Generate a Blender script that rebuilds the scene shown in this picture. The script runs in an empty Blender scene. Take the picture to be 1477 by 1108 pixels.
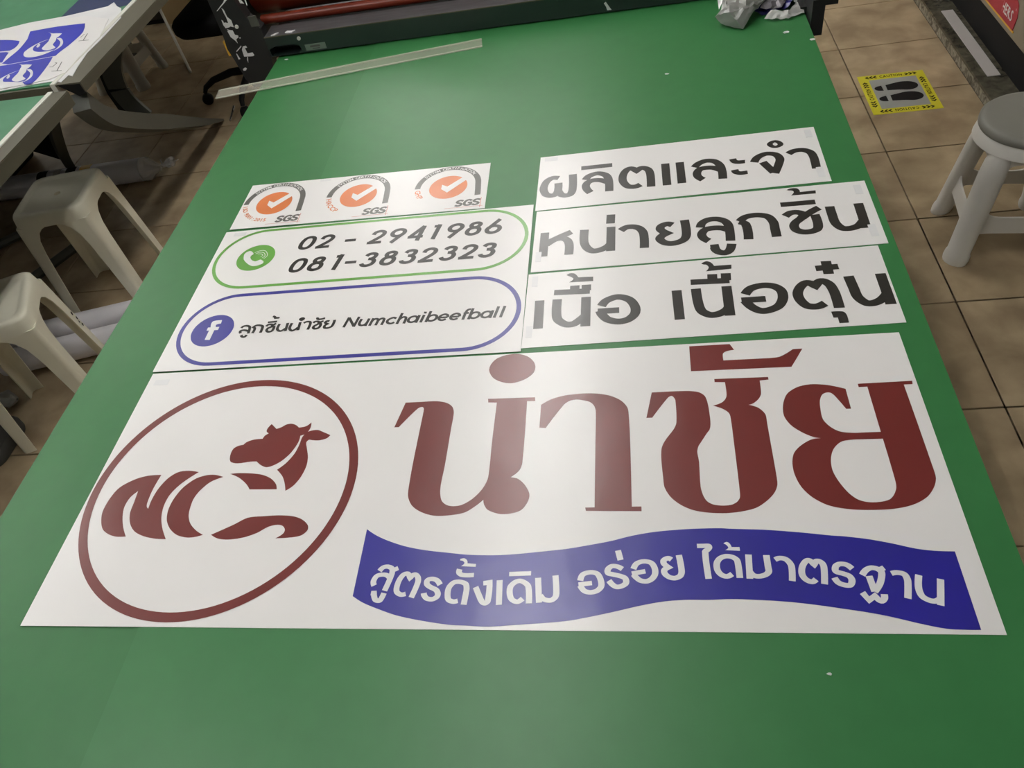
import bpy, math, random
from math import sin, cos, pi, radians
from mathutils import Vector, Matrix, noise
from mathutils.geometry import tessellate_polygon
C = bpy.context.scene.collection
random.seed(7)

# ---------------------------------------------------------------- camera, world, exposure
cam_d = bpy.data.cameras.new('camera'); cam = bpy.data.objects.new('camera', cam_d); C.objects.link(cam)
cam_d.sensor_width = 36; cam_d.lens = 1101.025/1477*36; cam_d.clip_start = .02
Rv = Vector((0.98311, 0.081638, -0.163799)); Uv = Vector((0.047871, 0.74913, 0.660691)); Fv = Vector((-0.176644, 0.657374, -0.732569))
m = Matrix.Identity(4)
for i in range(3): m[i][0] = Rv[i]; m[i][1] = Uv[i]; m[i][2] = -Fv[i]
m.translation = (0, 0, 1.68563); cam.matrix_world = m
bpy.context.scene.camera = cam
w = bpy.data.worlds.new('world'); bpy.context.scene.world = w; w.use_nodes = True
w.node_tree.nodes['Background'].inputs[0].default_value = (.9, .95, 1, 1); w.node_tree.nodes['Background'].inputs[1].default_value = .45
vs = bpy.context.scene.view_settings
vs.view_transform = 'Standard'; vs.look = 'None'; vs.gamma = 1; vs.use_curve_mapping = False; vs.exposure = 0.0
LAMP = 31.0      # strength of the ceiling tubes
CEIL = 2.8
LAMPS = [(-.5, .9), (-.5, 2.35), (-.5, 3.8), (-1.5, 5.9), (-1.6, 4.5), (-3.25, 1.7), (-3.25, 3.4), (-1.7, .1)]  # the last fitting is unseen, added to brighten the stools
T = .85          # height of the table top

# ---------------------------------------------------------------- materials
def sr(c): return tuple(((v/255)/12.92 if v <= 10 else ((v/255+.055)/1.055)**2.4) for v in c)
MAT = {}
def mat(name, col, rough=.5, spec=.5, metal=0, var=None, scale=8, detail=4, bump=0, bscale=20, emit=0, coat=0, trans=0, alpha=1, stretch=None, distort=0):
    mt = bpy.data.materials.new(name); mt.use_nodes = True; nt = mt.node_tree; b = nt.nodes['Principled BSDF']
    b.inputs['Base Color'].default_value = (*col, 1); b.inputs['Roughness'].default_value = rough
    b.inputs['Metallic'].default_value = metal; b.inputs['Specular IOR Level'].default_value = spec
    if coat: b.inputs['Coat Weight'].default_value = coat; b.inputs['Coat Roughness'].default_value = .15
    if trans: b.inputs['Transmission Weight'].default_value = trans; b.inputs['IOR'].default_value = 1.3
    if alpha < 1: b.inputs['Alpha'].default_value = alpha
    if emit: b.inputs['Emission Color'].default_value = (*col, 1); b.inputs['Emission Strength'].default_value = emit
    g = nt.nodes.new('ShaderNodeNewGeometry'); mp = nt.nodes.new('ShaderNodeMapping'); nt.links.new(g.outputs['Position'], mp.inputs[0])
    if stretch: mp.inputs['Scale'].default_value = stretch
    n = nt.nodes.new('ShaderNodeTexNoise'); n.inputs['Scale'].default_value = scale; n.inputs['Detail'].default_value = detail
    n.inputs['Distortion'].default_value = distort
    nt.links.new(mp.outputs[0], n.inputs['Vector'])
    if var is None: var = tuple(v*.88 for v in col)
    r = nt.nodes.new('ShaderNodeValToRGB'); r.color_ramp.elements[0].position = .32; r.color_ramp.elements[1].position = .68
    r.color_ramp.elements[0].color = (*var, 1); r.color_ramp.elements[1].color = (*col, 1)
    nt.links.new(n.outputs[0], r.inputs[0]); nt.links.new(r.outputs[0], b.inputs['Base Color'])
    if bump:
        n2 = nt.nodes.new('ShaderNodeTexNoise'); n2.inputs['Scale'].default_value = bscale; n2.inputs['Detail'].default_value = 3
        nt.links.new(mp.outputs[0], n2.inputs['Vector'])
        bp = nt.nodes.new('ShaderNodeBump'); bp.inputs['Strength'].default_value = bump; bp.inputs['Distance'].default_value = .01
        nt.links.new(n2.outputs[0], bp.inputs['Height']); nt.links.new(bp.outputs[0], b.inputs['Normal'])
    MAT[name] = mt; return mt
PR = dict(rough=.29, spec=.75, bump=.19, bscale=9)
mat('paper', (.81, .79, .78), var=(.785, .765, .757), scale=5, **PR)
mat('ink', (.018, .016, .014), var=(.022, .02, .017), **PR)
mat('maroon', (.155, .018, .016), var=(.140, .016, .014), **PR)
mat('blue', (.017, .013, .27), var=(.015, .012, .24), **PR)
mat('blue2', (.025, .035, .42), rough=.4, spec=.4)
mat('ring_blue', (.035, .032, .27), **PR)
mat('white', (.80, .795, .80), **PR)
mat('green_print', (.12, .36, .05), **PR)
mat('orange', (.68, .19, .055), **PR)
mat('grey_print', (.12, .115, .105), **PR)
mat('red_line', (.6, .16, .1), **PR)
mat('tag', (.765, .757, .765), **PR)
mat('mat_green_dark', (.029, .152, .043), var=(.026, .142, .040), rough=.42, spec=.42, scale=30, bump=.03, bscale=5)
mat('mat_green', (.031, .166, .048), var=(.028, .155, .044), rough=.40, spec=.46, scale=30, bump=.03, bscale=5)
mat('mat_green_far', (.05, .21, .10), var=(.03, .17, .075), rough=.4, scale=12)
mat('navy', (.012, .024, .085), rough=.5)
mat('black_metal', (.016, .017, .017), rough=.42, spec=.5, bump=.03)
mat('beam', (.020, .032, .028), rough=.35, spec=.5)
mat('ledge', (.11, .11, .115), var=(.07, .07, .075), rough=.35, metal=.3, scale=14, stretch=(1, 8, 1))
mat('roller', (.20, .028, .010), var=(.15, .020, .008), rough=.32, scale=6, stretch=(.3, 4, 4))
mat('alu', (.105, .097, .068), var=(.09, .084, .058), rough=.5, spec=.3, metal=0, scale=5)
mat('alu_white', (.68, .67, .60), rough=.4)
mat('leg_grey', (.085, .087, .072), var=(.072, .073, .06), rough=.5, scale=5)
mat('plastic_beige', (.88, .85, .69), var=(.83, .80, .65), rough=.42, spec=.45, scale=12)
mat('plastic_white', (.78, .76, .71), var=(.74, .72, .67), rough=.38, spec=.45, scale=7)
mat('plastic_bg', (.52, .50, .43), rough=.42)
mat('seat_grey', (.26, .255, .225), var=(.24, .235, .205), rough=.45, spec=.4)
mat('label', (.17, .21, .175), rough=.4)
mat('black', (.009, .009, .009), rough=.6, spec=.2)
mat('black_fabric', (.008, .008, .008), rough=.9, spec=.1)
mat('chrome', (.7, .7, .7), rough=.15, metal=1)
mat('yellow', (.75, .42, .04), rough=.5)
mat('sticker_yellow', (.72, .66, .03), rough=.35)
mat('sticker_grey', (.36, .37, .35), rough=.35)
mat('foil', (.34, .345, .33), var=(.22, .225, .21), rough=.38, metal=.25, scale=18)
mat('foil_dim', (.24, .22, .24), var=(.16, .15, .17), rough=.4, metal=.2, scale=18)
mat('navy_print', (.02, .018, .14), rough=.35)
mat('foil_pale', (.46, .46, .445), var=(.34, .34, .33), rough=.45, scale=16)
mat('paper_roll', (.84, .82, .85), var=(.78, .76, .79), rough=.4)
mat('film', (.9, .9, .88), rough=.12, alpha=.35, spec=.8)
mat('acrylic', (.80, .76, .64), rough=.2, alpha=.20, spec=.6)
mat('acrylic_edge', (.86, .88, .74), rough=.3, alpha=.42)
mat('marble', (.115, .105, .075), var=(.04, .037, .026), rough=.22, scale=26, detail=8, distort=.6)
mat('marble_light', (.30, .28, .22), var=(.06, .055, .04), rough=.2, scale=34, detail=8, distort=1.2)
mat('strip_grey', (.50, .47, .45), rough=.5)
mat('cabinet', (.26, .22, .16), rough=.55)
mat('sign_red', (.42, .035, .05), rough=.45)
mat('dark_brown', (.018, .012, .007), rough=.45)
mat('tan', (.46, .33, .17), var=(.42, .30, .155), rough=.6)
mat('dark_grey', (.085, .083, .075), rough=.7)
mat('grout', (.055, .040, .024), rough=.8)
mat('wall', (.72, .71, .68), rough=.8)
mat('ceiling', (.8, .8, .79), rough=.9)
mat('housing', (.75, .75, .75), rough=.5)
mat('lamp', (1, .98, .955), emit=LAMP)
for i, (c, v) in enumerate([((.48, .375, .235), (.27, .20, .118)), ((.455, .352, .217), (.25, .183, .107)), ((.50, .392, .248), (.285, .21, .127))]):
    mat('tile%d' % i, c, var=v, rough=.38, spec=.25, scale=7, detail=12, distort=.25, bump=.03, bscale=30)

# ---------------------------------------------------------------- helpers
def tag(o, label=None, cat=None, group=None, kind=None):
    if label: o['label'] = label
    if cat: o['category'] = cat
    if group: o['group'] = group
    if kind: o['kind'] = kind
    return o
def empty(name, loc=(0, 0, 0), rz=0):
    o = bpy.data.objects.new(name, None); o.location = loc; o.rotation_euler = (0, 0, rz); o.empty_display_size = .05
    C.objects.link(o); o.matrix_basis = Matrix.Translation(loc) @ Matrix.Rotation(rz, 4, 'Z'); return o
class MB:
    def __init__(s): s.v = []; s.f = []
    def add(s, vs, fs):
        n = len(s.v); s.v += [tuple(p) for p in vs]; s.f += [tuple(i+n for i in f) for f in fs]; return s
    def box(s, x0, x1, y0, y1, z0, z1, b=0):
        if b:
            return s.cbox((x0+x1)/2, (y0+y1)/2, (z0+z1)/2, x1-x0, y1-y0, z1-z0, b)
        V = [(x, y, z) for z in (z0, z1) for y in (y0, y1) for x in (x0, x1)]
        return s.add(V, [(0, 2, 3, 1), (4, 5, 7, 6), (0, 1, 5, 4), (2, 6, 7, 3), (0, 4, 6, 2), (1, 3, 7, 5)])
    def cbox(s, cx, cy, cz, w, d, h, b):
        # box with bevelled edges: stacked rounded rectangles
        rings = []
        for z, k in ((-h/2, b), (-h/2+b*.3, b*.3), (-h/2+b, 0), (h/2-b, 0), (h/2-b*.3, b*.3), (h/2, b)):
            rings.append([(cx+x, cy+y, cz+z) for x, y in rrect(w/2-k, d/2-k, b)])
        return s.loft(rings, closed=True, cap=True)
    def loft(s, rings, closed=True, cap=False):
        n = len(rings[0]); V = [p for r in rings for p in r]; F = []
        for i in range(len(rings)-1):
            for j in range(n if closed else n-1):
                k = (j+1) % n; F.append((i*n+j, i*n+k, (i+1)*n+k, (i+1)*n+j))
        if cap: F.append(tuple(range(n-1, -1, -1))); F.append(tuple((len(rings)-1)*n+j for j in range(n)))
        return s.add(V, F)
    def tube(s, pts, r, n=10, cap=True):
        pts = [Vector(p) for p in pts]; rings = []
        rr = r if isinstance(r, (list, tuple)) else [r]*len(pts)
        up = Vector((0, 0, 1))
        for i, p in enumerate(pts):
            t = (pts[min(i+1, len(pts)-1)]-pts[max(i-1, 0)]).normalized()
            a = t.cross(up);
            if a.length < .05: a = t.cross(Vector((1, 0, 0)))
            a.normalize(); b = a.cross(t)
            rings.append([p+a*rr[i]*cos(2*pi*k/n)+b*rr[i]*sin(2*pi*k/n) for k in range(n)])
        return s.loft(rings, cap=cap)
    def lathe(s, prof, n=32, c=(0, 0, 0), cap=True):
        return s.loft([[(c[0]+r*cos(2*pi*k/n), c[1]+r*sin(2*pi*k/n), c[2]+z) for k in range(n)] for r, z in prof], cap=cap)
    def build(s, name, m, parent=None, smooth=False, off=(0, 0, 0), recalc=True):
        me = bpy.data.meshes.new(name); inv = Vector(off)
        me.from_pydata([tuple(Vector(p)-inv) for p in s.v], [], s.f)
        if recalc:
            import bmesh
            bm = bmesh.new(); bm.from_mesh(me); bmesh.ops.recalc_face_normals(bm, faces=bm.faces); bm.to_mesh(me); bm.free()
        o = bpy.data.objects.new(name, me); C.objects.link(o); me.materials.append(MAT[m])
        if parent: o.parent = parent
        if smooth:
            for p in me.polygons: p.use_smooth = True
            try: me.set_sharp_from_angle(angle=radians(smooth if smooth > 1 else 40))
            except Exception: pass
        return o
def rrect(a, b, r, n=3):
    r = min(r, a*.99, b*.99); P = []
    for cx, cy, s0 in ((a-r, b-r, 0), (-a+r, b-r, 90), (-a+r, -b+r, 180), (a-r, -b+r, 270)):
        for k in range(n+1):
            t = radians(s0+90*k/n); P.append((cx+r*cos(t), cy+r*sin(t)))
    return P
def smooth_path(pts, closed, sub=5):
    """pts (x, y, corner): rounded through smooth points, broken at corners"""
    n = len(pts); out = []
    segs = n if closed else n-1
    P = lambda i: Vector(pts[i % n][:2])
    for i in range(segs):
        a, b = P(i), P(i+1); ca, cb = pts[i % n][2], pts[(i+1) % n][2]
        pa = a if (ca or (not closed and i == 0)) else P(i-1)
        pb = b if (cb or (not closed and i == segs-1)) else P(i+2)
        d = (b-a).length
        if ca and cb: out.append(a); continue
        ta = (b-pa); tb = (pb-a)
        ta = ta.normalized()*d if ta.length else b-a
        tb = tb.normalized()*d if tb.length else b-a
        if pa == a: ta = (b-a)*1.0 if cb else ((b-a)*1.5-tb*.5)
        if pb == b: tb = (b-a)*1.0 if ca else ((b-a)*1.5-ta*.5)
        for k in range(sub):
            t = k/sub; h1 = 2*t**3-3*t*t+1; h2 = t**3-2*t*t+t; h3 = 3*t*t-2*t**3; h4 = t**3-t*t
            out.append(a*h1+ta*h2*.9+b*h3+tb*h4*.9)
    if not closed: out.append(P(n-1))
    return out
def parse(s, u=1e-4):
    r = []
    for t in s.split():
        c = t.endswith('!'); a, b = t.rstrip('!').split(','); r.append((float(a)*u, float(b)*u, c))
    return r
def ribbon(mb, pts, closed, wv, wh, z):
    """flat stroke of width wv where it runs up the sheet and wh where it runs across"""
    n = len(pts); V = []
    for i in range(n):
        a = pts[(i-1) % n] if (closed or i) else pts[i]; b = pts[(i+1) % n] if (closed or i < n-1) else pts[i]
        p = pts[i]; d1 = (p-a); d2 = (b-p)
        if d1.length < 1e-9: d1 = d2
        if d2.length < 1e-9: d2 = d1
        d1 = d1.normalized(); d2 = d2.normalized(); t = (d1+d2)
        t = t.normalized() if t.length > 1e-6 else d1
        h = .5*math.hypot(wv*t.y, wh*t.x); k = min(1.6, 1/max(.5, t.dot(d1)))
        q = Vector((-t.y, t.x))*h*k; zz = z+i*1.5e-6; V += [(p.x+q.x, p.y+q.y, zz), (p.x-q.x, p.y-q.y, zz)]
    F = []
    for i in range(n if closed else n-1):
        j = (i+1) % n
        for a, b, c2 in ((2*i, 2*i+1, 2*j+1), (2*i, 2*j+1, 2*j)):
            s = (V[b][0]-V[a][0])*(V[c2][1]-V[a][1])-(V[b][1]-V[a][1])*(V[c2][0]-V[a][0])
            if abs(s) > 1e-12: F.append((a, b, c2) if s > 0 else (a, c2, b))
    mb.add(V, F)
def up3(fl, t):
    a, b, c2 = (fl[i] for i in t); s = (b.x-a.x)*(c2.y-a.y)-(b.y-a.y)*(c2.x-a.x)
    return tuple(t) if s > 0 else (t[0], t[2], t[1])
def fill(mb, loops, z):
    ls = [[Vector((p.x, p.y, 0)) for p in l] for l in loops]; fl = [p for l in ls for p in l]
    mb.add([(p.x, p.y, z) for p in fl], [up3(fl, t) for t in tessellate_polygon(ls)])
def draw(mb, parts, w, z):
    i = 0; dz = 0
    while i < len(parts):
        k, s = parts[i]
        if k in 'sc':
            ribbon(mb, smooth_path(parse(s), k == 'c'), k == 'c', w[0]*1e-4, w[1]*1e-4, z+dz); dz += .00001
        elif k == 'o':
            loops = [smooth_path(parse(s), True)]
            while i+1 < len(parts) and parts[i+1][0] == 'h':
                i += 1; loops.append(smooth_path(parse(parts[i][1]), True))
            fill(mb, loops, z+dz)
        i += 1
    return mb
def ell(cx, cy, rx, ry=None, n=48, a0=0, a1=360):
    ry = ry or rx; m = n if a1-a0 == 360 else n+1
    return [Vector((cx+rx*cos(radians(a0+(a1-a0)*k/n)), cy+ry*sin(radians(a0+(a1-a0)*k/n)))) for k in range(m)]
_fc = {}
def glyph(ch):
    if ch not in _fc:
        cu = bpy.data.curves.new('f', 'FONT'); cu.body = ch; cu.size = 1; cu.resolution_u = 2; cu.offset = .02; cu.fill_mode = 'FRONT'
        o = bpy.data.objects.new('f', cu); C.objects.link(o); dg = bpy.context.evaluated_depsgraph_get()
        me = bpy.data.meshes.new_from_object(o.evaluated_get(dg)); xs = [v.co.x for v in me.vertices] or [0]
        _fc[ch] = ([tuple(v.co) for v in me.vertices], [tuple(p.vertices) for p in me.polygons], min(xs), max(xs))
        bpy.data.objects.remove(o); bpy.data.meshes.remove(me); bpy.data.curves.remove(cu)
    return _fc[ch]
def text_on(mb, s, width, height, M, gap=.09):
    """lettering width x height in the plane of matrix M (x right, y up), starting at its origin"""
    cur = 0; L = []
    for ch in s:
        if ch == ' ': cur += .35; continue
        v, f, a, b = glyph(ch); L.append((v, f, cur-a)); cur += b-a+gap
    tot = cur-gap
    for v, f, dx in L:
        mb.add([M @ Vector(((x+dx)/tot*width, y/.72*height, 0)) for x, y, z in v], f)
def text_arc(mb, s, c, R, h, a_start, a_end, z, inward=False):
    """letters spread from a_start to a_end degrees along a circle"""
    n = len(s)
    for i, ch in enumerate(s):
        if ch == ' ': continue
        t = a_start+(a_end-a_start)*(i+.5)/n; v, f, a, b = glyph(ch); k = h/.72
        up = 1 if not inward else -1
        rot = radians(t-90) if not inward else radians(t+90)
        rr = R-h/2 if not inward else R+h/2
        o = Vector((c[0]+rr*cos(radians(t)), c[1]+rr*sin(radians(t))))
        V = []
        for x, y, q in v:
            x = (x-(a+b)/2)*k; y = y*k
            V.append((o.x+x*cos(rot)-y*sin(rot), o.y+x*sin(rot)+y*cos(rot), z))
        mb.add(V, f)

PRINTS = {}
PRINTS['row1'] = [
 ('letter','ink',(155, 130),[('s','-1530,12790 -1650,12810 -1760,12710 -1810,12480 -1760,12290 -1670,12230 -1580,12250 -1530,12360 -1530,12620'),('s','-1530,12380 -1460,12230 -1380,12190 -1290,12220 -1250,12370 -1260,12870')]),
 ('letter','ink',(155, 130),[('s','-1100,13050! -500,13060!'),('s','-1010,12640 -940,12760 -780,12820 -630,12740 -570,12580 -560,12200!'),('s','-910,12210 -980,12330 -1000,12450 -960,12550 -860,12600 -720,12580 -570,12480')]),
 ('letter','ink',(155, 130),[('s','20,12320 -80,12270 -210,12300 -300,12470 -300,12660 -240,12820 -150,12880 -40,12780! 60,12860 170,12790 210,12630 210,12220!')]),
 ('letter','ink',(155, 130),[('s','500,12930! 500,12220!'),('s','770,12930! 770,12240!')]),
 ('letter','ink',(155, 130),[('s','1030,12710 1110,12820 1250,12890 1400,12850 1490,12700 1510,12510 1500,12260!'),('s','1150,12290 1070,12400 1060,12520 1120,12630 1230,12660 1360,12640 1510,12520')]),
 ('vowel_sign','ink',(155, 130),[('o','1670,12860! 1800,12880! 1810,12820 1840,12800! 1950,12800! 1940,12690! 1810,12690 1720,12730 1680,12810!'),('o','1670,12500! 1800,12520! 1810,12460 1840,12440! 1950,12450! 1950,12340! 1810,12330 1710,12380 1670,12450!')]),
 ('letter','ink',(155, 130),[('s','2100,12690 2180,12840 2340,12930 2500,12880 2560,12730 2510,12540 2410,12280!'),('s','2250,12670! 2400,12310!')]),
 ('vowel_sign','ink',(105, 75),[('c','2450,13240 2560,13320 2640,13200 2530,13130')]),
 ('letter','ink',(155, 130),[('s','2730,12860 2850,12940 3000,12940 3110,12840 3140,12690 3140,12550 3130,12310!')]),
]
PRINTS['row2'] = [
 ('letter','ink',(155, 130),[('s','-1710,11100! -1710,10430!'),('s','-1670,10790! -1440,10940 -1230,11060!'),('s','-1670,10750 -1520,10880 -1390,10900 -1300,10830 -1260,10700 -1260,10430!')]),
 ('letter','ink',(155, 130),[('s','-1000,11090! -1000,10740 -950,10580 -850,10480 -720,10490 -600,10560 -540,10640'),('s','-530,11110! -540,10440!')]),
 ('tone_mark','ink',(155, 130),[('s','-530,11470! -540,11210!')]),
 ('letter','ink',(155, 130),[('s','-360,10980 -260,11060 -140,11060 -30,10990 30,10840 30,10450!')]),
 ('letter','ink',(155, 130),[('s','530,11020 440,11060 340,11010 320,10920 420,10800! 300,10680 360,10560 480,10510 620,10540 710,10610 750,10750 740,11130!')]),
 ('letter','ink',(155, 130),[('s','990,10880 1030,11000 1140,11080 1290,11080 1410,11000 1460,10870 1450,10460!'),('s','1100,10500 1020,10590 1000,10700 1070,10810 1200,10840 1340,10820 1460,10740')]),
 ('vowel_sign','ink',(155, 130),[('s','1110,10330! 1180,10330! 1190,10260 1240,10190 1330,10160 1410,10220 1460,10380!')]),
 ('letter','ink',(155, 130),[('s','1650,10960 1760,11070 1950,11100 2120,11030 2190,10860 2190,10690 2190,10470!'),('s','1640,10950! 1740,10870 1740,10460!')]),
 ('vowel_sign','ink',(155, 130),[('s','2370,11330! 2940,11330!')]),
 ('tone_mark','ink',(155, 130),[('o','2530,11740! 2600,11780 2700,11770 2740,11710 2740,11650! 3000,11660! 2990,11570! 2580,11570! 2640,11660 2620,11710 2570,11720!')]),
 ('letter','ink',(155, 130),[('s','2400,11000 2500,11080 2610,11080 2690,11010 2640,10910 2540,10810 2500,10720 2520,10610 2620,10540 2750,10540 2850,10600 2880,10750 2870,10980'),('s','2970,11160! 2820,11060 2660,10920')]),
 ('letter','ink',(155, 130),[('s','3140,11170! 3140,10940 3150,10710 3230,10560 3350,10540 3480,10590 3570,10700'),('s','3600,11190! 3590,10520!')]),
]
PRINTS['row3'] = [
 ('letter','ink',(155, 130),[('s','-1700,9300! -1690,8640!')]),
 ('letter','ink',(155, 130),[('s','-1410,9300! -1410,8990 -1380,8820 -1250,8700 -1130,8700 -1030,8780 -950,8870'),('s','-940,9310! -940,8630!')]),
 ('vowel_sign','ink',(155, 130),[('s','-1470,9470! -880,9450!'),('s','-1130,9610! -1130,9470!'),('s','-940,9610! -940,9470!')]),
 ('tone_mark','ink',(155, 130),[('o','-1280,9890! -1220,9930 -1140,9910 -1080,9810! -830,9800! -830,9690! -1230,9700! -1160,9780 -1210,9840 -1240,9860!')]),
 ('letter','ink',(155, 130),[('s','-690,9070 -610,9190 -430,9260 -250,9180 -160,9000 -170,8840 -280,8720 -430,8690 -590,8750 -680,8870 -710,8960'),('s','-750,8950! -410,8950!')]),
 ('letter','ink',(155, 130),[('s','500,9320! 510,8650!')]),
 ('letter','ink',(155, 130),[('s','800,9330! 810,9010 850,8810 970,8710 1090,8720 1210,8790 1270,8880'),('s','1270,9340! 1260,8670!')]),
 ('vowel_sign','ink',(155, 130),[('s','730,9490! 1330,9470!'),('s','1080,9650! 1070,9470!'),('s','1290,9650! 1280,9480!')]),
 ('tone_mark','ink',(155, 130),[('o','930,9930! 1010,9980 1080,9950 1130,9850! 1400,9850! 1390,9750! 990,9730! 1040,9820 1010,9890 970,9900!')]),
 ('letter','ink',(155, 130),[('s','1530,9120 1630,9250 1820,9300 1980,9260 2070,9150 2070,8980 1990,8820 1850,8740 1720,8730 1600,8820 1510,8980'),('s','1460,8990! 1820,8990!')]),
 ('tone_mark','ink',(155, 130),[('s','2650,9610! 2990,9620!'),('s','2830,9770! 2820,9460!')]),
 ('letter','ink',(155, 130),[('s','2650,8810 2520,8750 2390,8780 2310,8920 2300,9070 2370,9220 2470,9290 2580,9210! 2680,9310 2780,9230 2820,9070 2830,8900 2830,8690!')]),
 ('vowel_sign','ink',(155, 130),[('o','2700,8620! 2860,8610 2900,8550 2900,8370! 2770,8370! 2770,8490! 2710,8490!')]),
 ('letter','ink',(155, 130),[('s','3090,9380! 3110,9110 3130,8900 3220,8760 3320,8750 3440,8810 3530,8910'),('s','3550,9390! 3550,8700!')]),
]
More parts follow.
